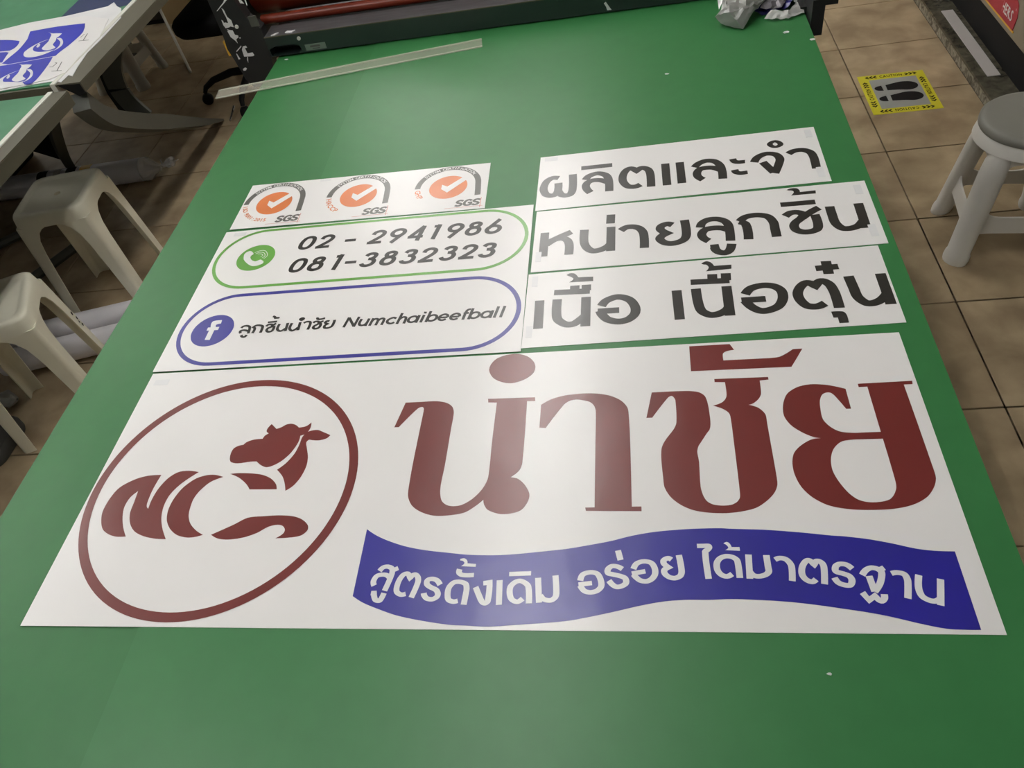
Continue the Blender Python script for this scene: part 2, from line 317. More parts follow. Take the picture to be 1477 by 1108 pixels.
PRINTS['banner'] = [
 ('letter','maroon',(155, 130),[('o','-3620,7220! -3380,7220 -3140,7220 -2980,7180 -2880,7100 -2840,6980 -2840,6670 -2840,6020 -2850,5740 -2840,5590 -2800,5460 -2720,5390 -2620,5370 -2510,5390 -2380,5480 -2270,5620 -2210,5770 -2200,5920 -2210,6440 -2210,7140! -2340,7150! -2350,7220! -1650,7210! -1640,7140! -1760,7140! -1750,6050 -1780,5920 -1890,5810! -1790,5780 -1690,5680 -1620,5540 -1630,5420 -1710,5290 -1850,5240 -2000,5240 -2150,5300 -2210,5380 -2230,5460! -2320,5370 -2460,5270 -2670,5230 -2880,5230 -3060,5290 -3200,5390 -3280,5530 -3300,5690 -3310,6110 -3310,6770 -3310,7050 -3320,7100 -3350,7120 -3410,7090 -3640,6750! -3710,6750!')]),
 ('vowel_sign','maroon',(155, 130),[('o','-2390,7780 -2380,7910 -2300,8030 -2150,8100 -1970,8110 -1810,8040 -1710,7920 -1680,7800 -1710,7680 -1830,7570 -2010,7510 -2170,7540 -2310,7630')]),
 ('letter','maroon',(155, 130),[('o','-1550,7060! -1400,7160 -1200,7220 -960,7240 -770,7230 -570,7180 -410,7080 -320,6950 -300,6800 -290,6320 -290,5310! -170,5310! -170,5240! -870,5260! -880,5310! -760,5310! -760,6340 -760,6880 -780,6990 -840,7070 -940,7110 -1040,7130 -1140,7110 -1220,7040 -1460,6630! -1550,6640!')]),
 ('tone_mark','maroon',(155, 130),[('o','610,8070! 1190,8070! 1240,7950! 1130,7930 1080,7890 1070,7830 1070,7750! 1550,7750 1740,7750 1860,7770 2050,7900! 2180,7900! 1980,7560! 600,7570!')]),
 ('letter','maroon',(155, 130),[('o','30,7200! 510,7200 670,7170 750,7100 780,6980 790,6820 790,6610 770,6500 730,6440 640,6290 600,6220 580,6130 590,5980 580,5590 600,5460 640,5370 710,5320 820,5300 930,5310 1000,5350 1040,5410 1050,5500 1060,6290 1060,6710 1040,6780 970,6850 850,6910! 970,6960 1030,7030 1050,7110 1050,7330! 910,7340! 910,7400! 1640,7390! 1640,7340! 1520,7330! 1510,7100 1490,7040 1450,6980 1380,6920 1320,6900! 1430,6850 1490,6780 1520,6710 1520,6580 1520,6140 1520,5690 1510,5580 1460,5470 1360,5360 1220,5260 1040,5210 850,5190 660,5200 470,5240 320,5320 200,5440 130,5590 120,5730 110,6020 120,6200 150,6290 200,6380 300,6530 340,6640 350,7030 330,7090 300,7120 250,7090 20,6740! -60,6740!')]),
 ('letter','maroon',(155, 130),[('o','2610,7110! 2490,7160 2360,7200 2180,7220 2000,7180 1850,7070 1770,6890 1750,6690 1810,6530 1930,6400 2050,6320 2150,6290! 2020,6270 1870,6170 1780,6060 1740,5910 1740,5740 1790,5550 1890,5400 2050,5280 2260,5220 2500,5200 2780,5210 3000,5260 3180,5360 3290,5490 3350,5620 3360,5750 3350,7140! 3460,7140! 3470,7200! 2780,7190! 2780,7130! 2890,7130! 2890,6360! 2710,6360 2550,6360 2400,6390 2300,6470 2230,6600 2230,6790 2250,6930 2300,7030 2370,7060 2420,7040 2470,6950 2550,6760! 2610,6760!'),('h','2890,6250! 2690,6250 2510,6250 2380,6220 2270,6110 2210,5950 2200,5780 2240,5620 2320,5450 2410,5350 2520,5310 2650,5310 2760,5340 2830,5410 2880,5520 2890,5680')]),
 ('ribbon','blue',(155, 130),[('o','-3760,5040! -3620,4950 -3450,4870 -3190,4780 -2910,4720 -2600,4680 -2340,4650 -2020,4640 -1760,4650 -1450,4680 -1090,4720 -810,4770 -560,4820 -300,4890 -30,4940 300,4970 570,4980 770,4980 890,4970 1280,4950 1660,4910 2030,4860 2140,4850 2400,4810 2650,4750 2890,4680 3080,4650 3290,4640! 3290,3720! 3130,3720 2960,3730 2730,3780 2440,3860 2210,3910 1970,3950 1720,3990 1400,4030 1100,4050 800,4060 550,4050 300,4050 50,4030 -210,3980 -530,3900 -790,3840 -1040,3790 -1320,3760 -1580,3740 -1980,3710 -2250,3720 -2470,3730 -2820,3780 -3120,3840 -3340,3910 -3580,4000 -3740,4090!')]),
 ('letter','maroon',(155, 130),[('o','-7190,6020! -7410,6010 -7600,5950 -7790,5810 -7860,5620 -7870,5400 -7810,5230 -7720,5100 -7590,5020 -7450,4980 -7300,4980! -7410,5130 -7500,5300 -7550,5470 -7530,5630 -7450,5740! -7430,5550 -7410,5360 -7330,5190 -7200,5060 -7020,4980 -6830,4940 -6660,4930! -6790,5110 -6880,5290 -6920,5480 -6900,5670 -6790,5860 -6590,6050! -6770,6080 -6930,6060 -7050,5960 -7130,5790 -7160,5600 -7150,5430! -7190,5470 -7210,5540 -7220,5760')]),
 ('letter','maroon',(155, 130),[('o','-6160,5950! -6300,5990 -6440,5990 -6600,5930 -6740,5780 -6810,5590 -6820,5400 -6770,5230 -6660,5090 -6510,4990 -6340,4950 -6220,4960 -6120,4990! -6250,5060 -6380,5170 -6460,5300 -6490,5450 -6490,5600 -6440,5730 -6330,5870')]),
 ('bull_emblem','maroon',(155, 130),[('o','-6070,6000! -5940,6010 -5750,6000 -5560,5970 -5400,5900 -5290,5800 -5250,5710! -5670,5720! -5760,5820 -5910,5930'),('o','-6000,4990! -5720,5140 -5540,5250 -5310,5270 -5080,5280 -4870,5260 -4730,5210 -4620,5120 -4600,5040 -4670,4960 -4820,4930 -5030,4920! -4940,4990 -4930,5050 -4980,5110 -5060,5130 -5190,5100 -5320,5010 -5500,4940 -5720,4910 -5880,4930')]),
 ('bull_emblem','maroon',(155, 130),[('o','-5700,6910! -5590,6810! -5520,6840 -5450,6890 -5370,6900 -5290,6870 -5230,6820! -5120,6840 -5050,6910! -5040,6790 -5080,6700 -5160,6660! -5160,6530 -5220,6350 -5320,6210 -5430,6130 -5530,6100 -5630,6140 -5720,6210! -5820,6210 -5960,6190 -6060,6190 -6150,6230 -6190,6350 -6180,6460 -6120,6510 -6040,6530! -6000,6580 -5900,6620 -5760,6630! -5740,6690 -5690,6730! -5740,6770 -5740,6830'),('o','-5350,6050! -5240,6170 -5160,6330 -5130,6490 -5120,6640 -5060,6730 -4920,6760 -4800,6710 -4680,6650! -4730,6590 -4850,6560 -5000,6580! -5030,6530 -4990,6420 -4930,6260 -4910,6100 -4940,5920 -5010,5770 -5110,5680! -5160,5810 -5230,5930')]),
]
PRINTS['banner2'] = [
 ('letter','white',(74, 58),[('s','-3460,4430 -3420,4480 -3360,4490 -3300,4460 -3290,4380 -3340,4160!'),('s','-3490,4230 -3510,4290 -3480,4360 -3410,4380 -3350,4370 -3300,4330'),('s','-3300,4440 -3260,4450 -3220,4470')]),
 ('vowel_sign','white',(74, 58),[('s','-3510,4130! -3470,4130! -3460,4090 -3430,4040 -3380,4030 -3360,4060 -3340,4130!')]),
 ('letter','white',(74, 58),[('s','-3060,4120 -3120,4110 -3180,4150 -3190,4230 -3170,4320 -3130,4380 -3080,4390 -3040,4330! -2990,4380 -2940,4340 -2930,4270 -2980,4070!')]),
 ('letter','white',(74, 58),[('s','-2640,4240 -2690,4300 -2760,4320 -2810,4300 -2810,4250 -2760,4210 -2680,4170 -2650,4120 -2660,4080 -2710,4050 -2780,4060 -2820,4100 -2830,4130')]),
 ('letter','white',(74, 58),[('s','-2390,4030 -2450,4020 -2510,4050 -2530,4140 -2520,4210 -2470,4270 -2400,4280 -2320,4250 -2300,4190 -2300,4140 -2310,3980!')]),
 ('vowel_sign','white',(74, 58),[('s','-2420,4450! -2420,4400 -2370,4370 -2230,4370!')]),
 ('tone_mark','white',(74, 58),[('o','-2430,4590! -2380,4600 -2340,4570 -2330,4530! -2220,4520! -2220,4480! -2410,4490! -2370,4530 -2390,4560 -2430,4570!')]),
 ('letter','white',(74, 58),[('s','-2190,4210! -2140,4110 -2090,4020 -2050,4000 -2020,4030 -2020,4270! -2100,4260!')]),
 ('letter','white',(74, 58),[('s','-1900,4300! -1880,3980!')]),
 ('vowel_sign','white',(74, 58),[('s','-1790,4380! -1520,4390!')]),
 ('letter','white',(74, 58),[('s','-1600,4060 -1660,4020 -1730,4050 -1760,4120 -1760,4210 -1710,4270 -1650,4290 -1580,4260 -1540,4210 -1520,4000!')]),
 ('letter','white',(74, 58),[('s','-1430,4330! -1400,4010!'),('s','-1390,4100 -1340,4050 -1260,4040 -1210,4080 -1200,4140 -1220,4360!')]),
 ('letter','white',(74, 58),[('s','-920,4290 -890,4370 -800,4400 -720,4380 -680,4310 -670,4220 -720,4160 -800,4140 -870,4160 -920,4230'),('s','-940,4240! -780,4260!')]),
 ('tone_mark','white',(74, 58),[('s','-470,4690! -440,4560!')]),
 ('letter','white',(74, 58),[('s','-420,4440 -470,4470 -540,4480 -590,4440 -590,4390 -530,4370 -450,4350 -390,4320 -380,4260 -430,4220 -490,4210 -540,4240 -580,4290')]),
 ('letter','white',(74, 58),[('s','-290,4440 -250,4510 -170,4540 -80,4520 -40,4450 -40,4370 -80,4310 -140,4280 -210,4290 -260,4330 -290,4370'),('s','-310,4380! -150,4410!')]),
 ('letter','white',(74, 58),[('s','160,4560 120,4580 70,4550 70,4510 120,4460! 70,4420 80,4370 130,4330 190,4320 250,4350 270,4410 250,4620!')]),
 ('letter','white',(74, 58),[('s','470,4740! 540,4740 600,4740 610,4720 590,4690 560,4660 570,4310!')]),
 ('tone_mark','white',(74, 58),[('o','780,4770! 820,4790 850,4770 870,4720! 960,4720! 960,4670! 790,4680! 830,4710 820,4740 800,4760!')]),
 ('letter','white',(74, 58),[('s','840,4370 780,4340 720,4360 680,4420 680,4510 720,4570 790,4600 860,4590 910,4550 920,4480 920,4320!')]),
 ('letter','white',(74, 58),[('s','1050,4620! 1030,4310!'),('s','1040,4400 1080,4350 1140,4340 1210,4360 1250,4400 1250,4460 1250,4610!')]),
 ('letter','white',(74, 58),[('s','1340,4550 1390,4570 1450,4560 1490,4520 1510,4460 1490,4280!')]),
 ('letter','white',(74, 58),[('s','1750,4300 1700,4270 1640,4300 1610,4360 1620,4440 1660,4510 1710,4540 1760,4480! 1800,4530 1850,4500 1860,4440 1830,4240!')]),
 ('letter','white',(74, 58),[('s','2160,4430 2110,4480 2040,4490 1990,4460 1980,4400 2050,4370 2110,4340 2130,4290 2100,4230 2040,4230 1980,4260 1950,4320')]),
 ('letter','white',(74, 58),[('s','2250,4350 2300,4410 2360,4440 2420,4430 2460,4390 2450,4330 2410,4240 2340,4150!'),('s','2320,4340! 2340,4150!'),('s','2440,4410! 2500,4440!')]),
 ('letter','white',(74, 58),[('s','2210,4140! 2260,4050! 2330,4100! 2380,4040 2420,4070 2430,4120!')]),
 ('letter','white',(74, 58),[('s','2560,4370 2620,4380 2690,4360 2710,4300 2700,4230 2660,4070!')]),
 ('letter','white',(74, 58),[('s','2840,4350! 2800,4200 2810,4100 2870,4050 2930,4040 2990,4070'),('s','3050,4300! 2970,3990!')]),
]
PRINTS['contact'] = [
 ('letter','ink',(52, 42),[('s','-6950,9100! -6920,9140 -6860,9150 -6800,9120 -6780,9070 -6770,8950!'),('s','-6920,8970 -6940,9020 -6910,9040 -6860,9040 -6790,9010')]),
 ('vowel_sign','ink',(52, 42),[('s','-6890,8920! -6860,8880 -6820,8870 -6800,8880 -6790,8920!')]),
 ('letter','ink',(52, 42),[('s','-6690,8950! -6680,9060 -6720,9100! -6680,9140 -6610,9140 -6550,9110 -6540,9060 -6540,8950!')]),
 ('letter','ink',(52, 42),[('s','-6480,9100 -6450,9140 -6390,9140 -6370,9090 -6430,9050 -6440,9000 -6400,8960 -6340,8970 -6320,9030 -6330,9100'),('s','-6370,9110! -6310,9160!')]),
 ('vowel_sign','ink',(52, 42),[('s','-6480,9200! -6310,9210!')]),
 ('tone_mark','ink',(52, 42),[('s','-6430,9350! -6390,9330 -6370,9300! -6290,9300!')]),
 ('letter','ink',(52, 42),[('s','-6240,9140! -6250,9030 -6220,8980 -6170,8960 -6120,8990 -6100,9020'),('s','-6090,9150! -6080,8950!')]),
 ('letter','ink',(52, 42),[('s','-6010,9140! -6020,9020 -5990,8970 -5950,8950 -5900,8980 -5870,9020'),('s','-5860,9150! -5850,8950!')]),
 ('vowel_sign','ink',(52, 42),[('c','-5880,9230 -5850,9250 -5820,9230 -5850,9200')]),
 ('letter','ink',(52, 42),[('s','-5790,9120! -5740,9150 -5680,9140 -5660,9090 -5670,8950!')]),
 ('letter','ink',(52, 42),[('s','-5610,9110 -5580,9140 -5520,9130 -5510,9080 -5570,9030 -5580,8990 -5540,8960 -5480,8980 -5460,9040 -5490,9110'),('s','-5510,9110! -5430,9140!')]),
 ('vowel_sign','ink',(52, 42),[('s','-5560,9240! -5560,9210 -5520,9190 -5420,9210!')]),
 ('letter','ink',(52, 42),[('s','-5320,9130 -5370,9130 -5390,9100 -5340,9060! -5380,9020 -5370,8970 -5310,8960 -5250,8990 -5230,9070 -5230,9150!')]),
 ('handset_icon','white',(52, 42),[('o','-7510,11290! -7470,11270 -7430,11230 -7400,11180 -7430,11150 -7440,11100 -7420,11050 -7370,10990 -7290,10950 -7240,10970 -7200,10990 -7160,10970 -7110,10920 -7110,10870 -7150,10840 -7210,10810 -7300,10810 -7390,10860 -7490,10950 -7560,11040 -7590,11130 -7600,11200 -7570,11260')]),
 ('handset_icon','white',(14, 14),[('s','-7390,11220! -7290,11270 -7190,11260 -7120,11180 -7090,11090 -7140,11010!'),('s','-7360,11180! -7280,11220 -7200,11200 -7150,11140 -7140,11080 -7180,11040!'),('s','-7310,11170! -7250,11170 -7200,11140 -7190,11110 -7220,11080!')]),
 ('social_icon','white',(52, 42),[('o','-7560,8860! -7460,8850! -7460,9090! -7390,9090! -7390,9170! -7460,9170! -7470,9230 -7390,9250! -7400,9340! -7510,9340 -7580,9310 -7560,9170! -7610,9170! -7610,9090! -7560,9090!')]),
]
TABLE_PRINTS = [
 ('blue_panel','blue2',(60, 60),[('o', '-21080,25890! -20050,25970 -18870,25890! -18680,25490 -18540,25010 -18580,24180 -18680,23690 -18700,23400! -19270,23350 -19850,23300 -20430,23250! -20730,23380! -20710,23730 -20670,24400 -20810,25230!')]),
 ('blue_panel','blue2',(60, 60),[('o', '-21780,23200! -20470,23200! -18780,23350! -18650,22860 -18520,22070 -18520,21520 -18770,21490! -18970,21690! -21200,22290!')]),
 ('blue_panel','blue2',(60, 60),[('o', '-23390,25730! -21810,25430 -21080,25140! -20960,24840 -20940,24550 -21040,24400! -21430,24440! -22720,24680!')]),
 ('blue_panel','blue2',(60, 60),[('o', '-22640,24550! -21140,24320! -20980,24240! -20900,23910 -20780,23480! -21980,23520!')]),
 ('fish_emblem','white',(60, 60),[('o', '-20170,25570! -19880,25380 -19720,25350 -19450,25260! -19450,25050 -19490,24920! -19390,24680 -19340,24390 -19190,24210 -19080,24070 -19250,23950 -19460,24000 -19640,24160 -19680,24410 -19690,24700 -19790,25010 -19890,25290'), ('o', '-19460,24880! -19310,24870 -19060,24590 -18890,24230 -18910,23990 -19010,23850 -18990,23950 -19000,24220 -19110,24500 -19260,24680')]),
 ('fish_emblem','white',(60, 60),[('o', '-19740,24920! -20000,24780 -20200,24480 -20270,24090 -20120,23770 -19870,23590 -19530,23550 -19240,23670 -19010,23920! -19350,23870 -19720,23950 -19970,24140 -20090,24420 -20020,24680'), ('o', '-20040,24650! -19920,24550 -19870,24320 -19980,24390')]),
 ('fish_emblem','white',(60, 60),[('o', '-20010,23200! -19740,23040 -19580,23020 -19330,22940! -19320,22760 -19360,22640! -19270,22430 -19230,22160 -19080,22010 -18980,21890 -19140,21770 -19340,21820 -19510,21960 -19550,22180 -19560,22430 -19650,22710 -19740,22960'), ('o', '-19340,22600! -19200,22600 -18960,22350 -18810,22030 -18820,21820 -18920,21690 -18900,21780 -18910,22020 -19010,22270 -19150,22430')]),
 ('fish_emblem','white',(60, 60),[('o', '-19610,22640! -19840,22510 -20040,22240 -20100,21880 -19970,21610 -19730,21440 -19400,21420 -19130,21530 -18920,21750! -19240,21710 -19580,21770 -19820,21940 -19930,22180 -19860,22420'), ('o', '-19880,22390! -19780,22300 -19730,22100 -19830,22160')]),
 ('pen_mark','ink',(30, 30),[('s', '-18390,24900! -18420,24650!'), ('s', '-18280,24920! -18170,24370! -18340,24370!'), ('s', '-18160,24360! -17940,24330!')]),
 ('pen_mark','ink',(30, 30),[('s', '-18420,22840! -18330,22800! -18350,22540! -18470,22560!'), ('s', '-18170,22850! -18000,22180!'), ('s', '-18210,22220! -17810,22160!')]),
]


# ================================================================ ROOM
ROT = .0137
def fr(x, y):   # floor frame, turned a little against the table
    ox, oy = .8815, 2.550
    return (ox+x*cos(ROT)+y*-sin(-ROT)*-1, oy+x*sin(ROT)+y*cos(ROT))
floor = MB().box(-4.6, 3.2, -2.2, 7.0, -.12, -.012).build('floor', 'grout'); tag(floor, kind='structure')
PIT = .4; G = .0022
meshes = []
for i in range(3):
    r1 = rrect(PIT/2-G, PIT/2-G, .002, 1); r0 = rrect(PIT/2-G-.0012, PIT/2-G-.0012, .002, 1)
    mb = MB().loft([[(x, y, -.0115) for x, y in r1], [(x, y, -.0012) for x, y in r1], [(x, y, 0) for x, y in r0]])
    mb.f.append(tuple(16+j for j in range(8)))
    o = mb.build('tile', 'tile%d' % i, floor); meshes.append(o.data); bpy.data.objects.remove(o)
for i in range(-11, 1):
    for j in range(-5, 8):
        x, y = fr((i+.5)*PIT, (j+.5)*PIT)
        o = bpy.data.objects.new('tile', random.choice(meshes)); C.objects.link(o); o.parent = floor
        o.matrix_basis = Matrix.Translation((x, y, random.uniform(-.0003, .0003))) @ Matrix.Rotation(ROT, 4, 'Z')
for i, j in [(a, b) for a in (1,) for b in range(-5, 8)]:
    x, y = fr((i-.5)*PIT, (j+.5)*PIT)
    o = bpy.data.objects.new('tile', random.choice(meshes)); C.objects.link(o); o.parent = floor
    o.matrix_basis = Matrix.Translation((x, y, 0)) @ Matrix.Rotation(ROT, 4, 'Z')
tag(MB().box(-4.6, 3.2, -2.2, 7, CEIL, CEIL+.1).build('ceiling', 'ceiling'), kind='structure')
tag(MB().box(-4.7, -4.6, -2.2, 7, 0, CEIL).build('wall_left', 'wall'), kind='structure')
tag(MB().box(3.2, 3.3, -2.2, 7, 0, CEIL).build('wall_right', 'wall'), kind='structure')
tag(MB().box(-4.6, 3.2, 7, 7.1, 0, CEIL).build('wall_far', 'wall'), kind='structure')
tag(MB().box(-4.6, 3.2, -2.3, -2.2, 0, CEIL).build('wall_near', 'wall'), kind='structure')
for i, (x, y) in enumerate(LAMPS):
    e = empty('ceiling_light', (x, y, CEIL-.06))
    MB().box(-.17, .17, -.64, .64, .02, .06).build('housing', 'housing', e)
    for s in (-.08, .08): MB().tube([(s, -.6, 0), (s, .6, 0)], .02, 10).build('tube', 'lamp', e)
    tag(e, 'white twin tube ceiling light fitting '+['over the near end of the banner', 'over the middle of the long table', 'over the roller carriage', 'at the far wall', 'beyond the far work table', 'over the near work table at the left', 'over the far work table at the left', 'added behind the camera to brighten the stools'][i], 'light', 'ceiling light fittings')

# ================================================================ MARBLE STEP AND CABINET (right)
def rel(x, y): return (x-(y-2.854)*ROT)   # follow the floor's turn
def slab(x0, x1, y0, y1, z0, z1, mb=None):
    mb = mb or MB()
    V = [(rel(x, y), y, z) for z in (z0, z1) for y in (y0, y1) for x in (x0, x1)]
    return mb.add(V, [(0, 2, 3, 1), (4, 5, 7, 6), (0, 1, 5, 4), (2, 6, 7, 3), (0, 4, 6, 2), (1, 3, 7, 5)])
st = empty('marble_step', (1.4, 2.5, 0)); off = Vector((1.4, 2.5, 0))
slab(1.276, 2.4, .6, 6.2, 0, .045).build('riser', 'marble_light', st, off=off)
slab(1.268, 2.4, .6, 6.2, .045, .055).build('slab', 'marble', st, off=off)
tag(st, 'low mottled dark marble step along the floor under the cabinet', 'step', )
fs = slab(1.305, 1.350, 2.895, 3.47, .0555, .058).build('floor_strip', 'strip_grey'); tag(fs, 'flat pale grey strip lying on the marble step', 'strip')
cb = empty('display_cabinet', (1.8, 2.9, .055)); off = Vector((1.8, 2.9, .055))
slab(1.372, 2.2, 1.9, 5.2, .055, .19).build('plinth', 'black', cb, off=off)
slab(1.352, 2.25, 1.85, 5.25, .19, 1.0).build('body', 'cabinet', cb, off=off)
mb = MB(); slab(1.3495, 1.352, 2.905, 3.9, .208, .214, mb); mb.build('yellow_edge', 'yellow', cb, off=off)
y0, y1 = 2.91, 3.9
V = [(rel(1.349, y), y, z) for y, z in ((y1, .215), (y0+.003, .215), (y0-.004, .262), (y0+.012, .30), (y0+.05, .318), (y1, .318))]
MB().add(V+[(x+.002, y, z) for x, y, z in V], [tuple(range(6)), tuple(range(11, 5, -1))]+[(i, (i+1) % 6, 6+(i+1) % 6, 6+i) for i in range(6)]).build('sign_panel', 'sign_red', cb, off=off)
M = Matrix(((0, 0, -1, 1.3465), (-1, 0, 0, 3.064), (0, 1, 0, .236), (0, 0, 0, 1)))
mb = MB(); text_on(mb, 'SHERS', .124, .036, M, gap=.12); mb.build('sign_lettering', 'paper', cb, off=off)
mb = MB(); ribbon(mb, ell(0, 0, .0035, n=12), True, .001, .001, 0)
mb.v = [(1.3465, 2.926-x, .283+y) for x, y, z in mb.v]; mb.build('trademark_ring', 'paper', cb, off=off)
tag(cb, 'grey brown cabinet with a red sign lettered HERS standing on the marble step', 'cabinet')

# floor sticker
ms = empty('floor_sticker', (1.017, 2.951, 0)); off = Vector((1.017, 2.951, 0))
MB().box(.893, 1.141, 2.801, 3.101, .0002, .0010).build('border', 'sticker_yellow', ms, off=off)
MB().box(.930, 1.106, 2.838, 3.062, .0010, .0013).build('centre_panel', 'sticker_grey', ms, off=off)
def sole(cy):
    mb = MB()
    fill(mb, [smooth_path(parse(s, 1e-3), True, 4)], 0); return mb
for dy in (0, -.081):
    mb = MB()
    fill(mb, [smooth_path(parse(' '.join('%g,%g%s' % (a, b, c) for a, b, c in
        [(937, 2991, ''), (944, 3004, ''), (966, 3011, '!'), (967, 2971, '!'), (945, 2976, '')]), 1e-3), True, 4)], .0016)
    fill(mb, [smooth_path(parse('982,3012! 1010,3020 1040,3027 1072,3023 1092,3008 1097,2988 1086,2968 1060,2959 1025,2966 981,2971!', 1e-3), True, 4)], .0016)
    mb.v = [(x, y+dy, z) for x, y, z in mb.v]; mb.build('footprint', 'black', ms, off=off)
z = .0016
for cx, cy, rz in ((1.017, 3.0825, 0), (1.017, 2.820, 180), (.9115, 2.951, 90), (1.1225, 2.951, -90)):
    mb = MB(); M = Matrix.Translation((cx, cy, z)) @ Matrix.Rotation(radians(rz), 4, 'Z')
    text_on(mb, 'CAUTION', .084, .017, M @ Matrix.Translation((-.042, -.0085, 0)), gap=.13)
    for k in range(3):
        for s in (-1, 1):
            x = s*(.060+.015*k); yy = 0
            P = [Vector((x-s*.006, yy+.0085)), Vector((x+s*.004, yy)), Vector((x-s*.006, yy-.0085))]
            m2 = MB(); ribbon(m2, P, False, .0055, .0055, 0); mb.add([M @ Vector(p) for p in m2.v], m2.f)
    mb.build('caution_lettering', 'black', ms, off=off)
tag(ms, 'yellow and grey CAUTION floor sticker with two black footprints on the tiles', 'sticker')

# ================================================================ MAIN TABLE
tb = empty('flatbed_table', (-.28, 1.0, 0)); off = Vector((-.28, 1.0, 0))
MB().box(-.945, .382, -.25, 2.5, .78, .845).build('tabletop', 'black_metal', tb, off=off)
MB().box(-.90, .34, -.18, -.12, .66, .78).box(-.90, .34, 2.38, 2.44, .66, .78).build('frame_rail', 'black_metal', tb, off=off)
for x in (-.88, .27):
    for y in (-.16, 2.37):
        MB().box(x, x+.07, y, y+.07, 0, .78).build('leg', 'black_metal', tb, off=off)
MB().box(.384, .41, 1.86, 2.5, .79, .862).box(.398, .425, 1.80, 1.9, .82, .90).build('side_rail', 'black_metal', tb, off=off)
tag(tb, 'long black metal table under the green cutting mats', 'table')
def edge_mat(name, xl, xr, y0, y1, z0, z1, label, wav):
    n = 30; L = [(xl(t/n), y0+(y1-y0)*t/n) for t in range(n+1)]; Rr = [(xr(t/n), y0+(y1-y0)*t/n) for t in range(n+1)]
    mb = MB(); rings = [[(x, y, z1) for x, y in L], [(x, y, z1) for x, y in Rr], [(x, y, z0) for x, y in Rr], [(x, y, z0) for x, y in L], [(x, y, z1) for x, y in L]]
    mb.loft(rings, closed=False); mb.add([(L[0][0], y0, z1), (Rr[0][0], y0, z1), (Rr[0][0], y0, z0), (L[0][0], y0, z0)], [(0, 1, 2, 3)])
    mb.add([(L[-1][0], y1, z1), (Rr[-1][0], y1, z1), (Rr[-1][0], y1, z0), (L[-1][0], y1, z0)], [(0, 1, 2, 3)])
    o = mb.build(name, 'mat_green' if z1 >= T else 'mat_green_dark'); tag(o, label, 'mat', 'green cutting mats'); return o
seam = lambda t: -.663+.012*sin(t*5+.6)-.012*max(0, t-.8)*5*.9
edge_mat('cutting_mat', lambda t: -.957, seam, -.25, 2.5, .8452, .8485, 'narrow left strip of green cutting mat beside the wide one', 0)
edge_mat('cutting_mat', seam, lambda t: .394, -.25, 2.5, .8452, .8500, 'wide green cutting mat covering most of the long table', 0)

# ---------------------------------------------------------------- prints on the table
ZP = T+.0007
def sheet(name, x0, x1, y0, y1, label, z=ZP, skew=(0, 0, 0, 0), cat='print', lift=None):
    c = Vector(((x0+x1)/2, (y0+y1)/2, T)); e = empty(name, c); tag(e, label, cat, 'printed vinyl sheets on the table')
    nx = max(2, int((x1-x0)/.02)); ny = max(2, int((y1-y0)/.02)); V = []; F = []
    for j in range(ny+1):
        for i in range(nx+1):
            u, v = i/nx, j/ny
            x = x0+(x1-x0)*u+(skew[0]*(1-v)+skew[1]*v)*(1 if u > .5 else 0)*((u-.5)*2)
            y = y0+(y1-y0)*v+skew[2]*u
            zz = z
            if lift: zz += lift(u, v)
            V.append((x, y, zz))
    for j in range(ny):
        for i in range(nx): a = j*(nx+1)+i; F.append((a, a+1, a+nx+2, a+nx+1))
    n = len(V); V += [(x, y, q-.0006) for x, y, q in V]; F += [(d+n, c2+n, b+n, a+n) for a, b, c2, d in list(F)]
    B = [i for i in range(nx+1)]+[j*(nx+1)+nx for j in range(1, ny+1)]+[ny*(nx+1)+i for i in range(nx-1, -1, -1)]+[j*(nx+1) for j in range(ny-1, 0, -1)]
    for k in range(len(B)): a, b = B[k], B[(k+1) % len(B)]; F.append((a, a+n, b+n, b))
    MB().add(V, F).build('sheet', 'paper', e, off=c)
    e['z'] = z; return e, c, z
def put(e, c, z, key, dz=.0002):
    for name, m, w, parts in PRINTS[key]: draw(MB(), parts, w, z+dz).build(name, m, e, off=c, recalc=False)
def corner_tag(e, c, z, x, y, w=.026, h=.012):
    MB().box(x, x+w, y, y+h, z-.0001, z+.0003).build('corner_tag', 'tag', e, off=c)
def part(e, c, mb, name, m): return mb.build(name, m, e, off=c, recalc=False)

e, c, z = sheet('word_sheet', -.193, .331, 1.179, 1.358, 'white sheet printed with a black Thai word, farthest of the three word sheets', skew=(0, 0, .011))
put(e, c, z, 'row1'); corner_tag(e, c, z, -.184, 1.342); corner_tag(e, c, z, .312, 1.205, .012, .03); corner_tag(e, c, z, .312, 1.335, .012, .026)
e, c, z = sheet('word_sheet', -.190, .383, 1.003, 1.1755, 'white sheet printed with a long black Thai word, middle of the three word sheets', skew=(0, 0, .0065))
put(e, c, z, 'row2'); corner_tag(e, c, z, .362, 1.03, .012, .03); corner_tag(e, c, z, .362, 1.145, .012, .026); corner_tag(e, c, z, -.184, 1.03, .010, .026)
e, c, z = sheet('word_sheet', -.193, .3665, .823, .998, 'white sheet printed with two black Thai words, nearest of the three word sheets', skew=(0, 0, .008))
put(e, c, z, 'row3'); corner_tag(e, c, z, -.188, .845, .010, .026); corner_tag(e, c, z, -.186, .965, .010, .026)

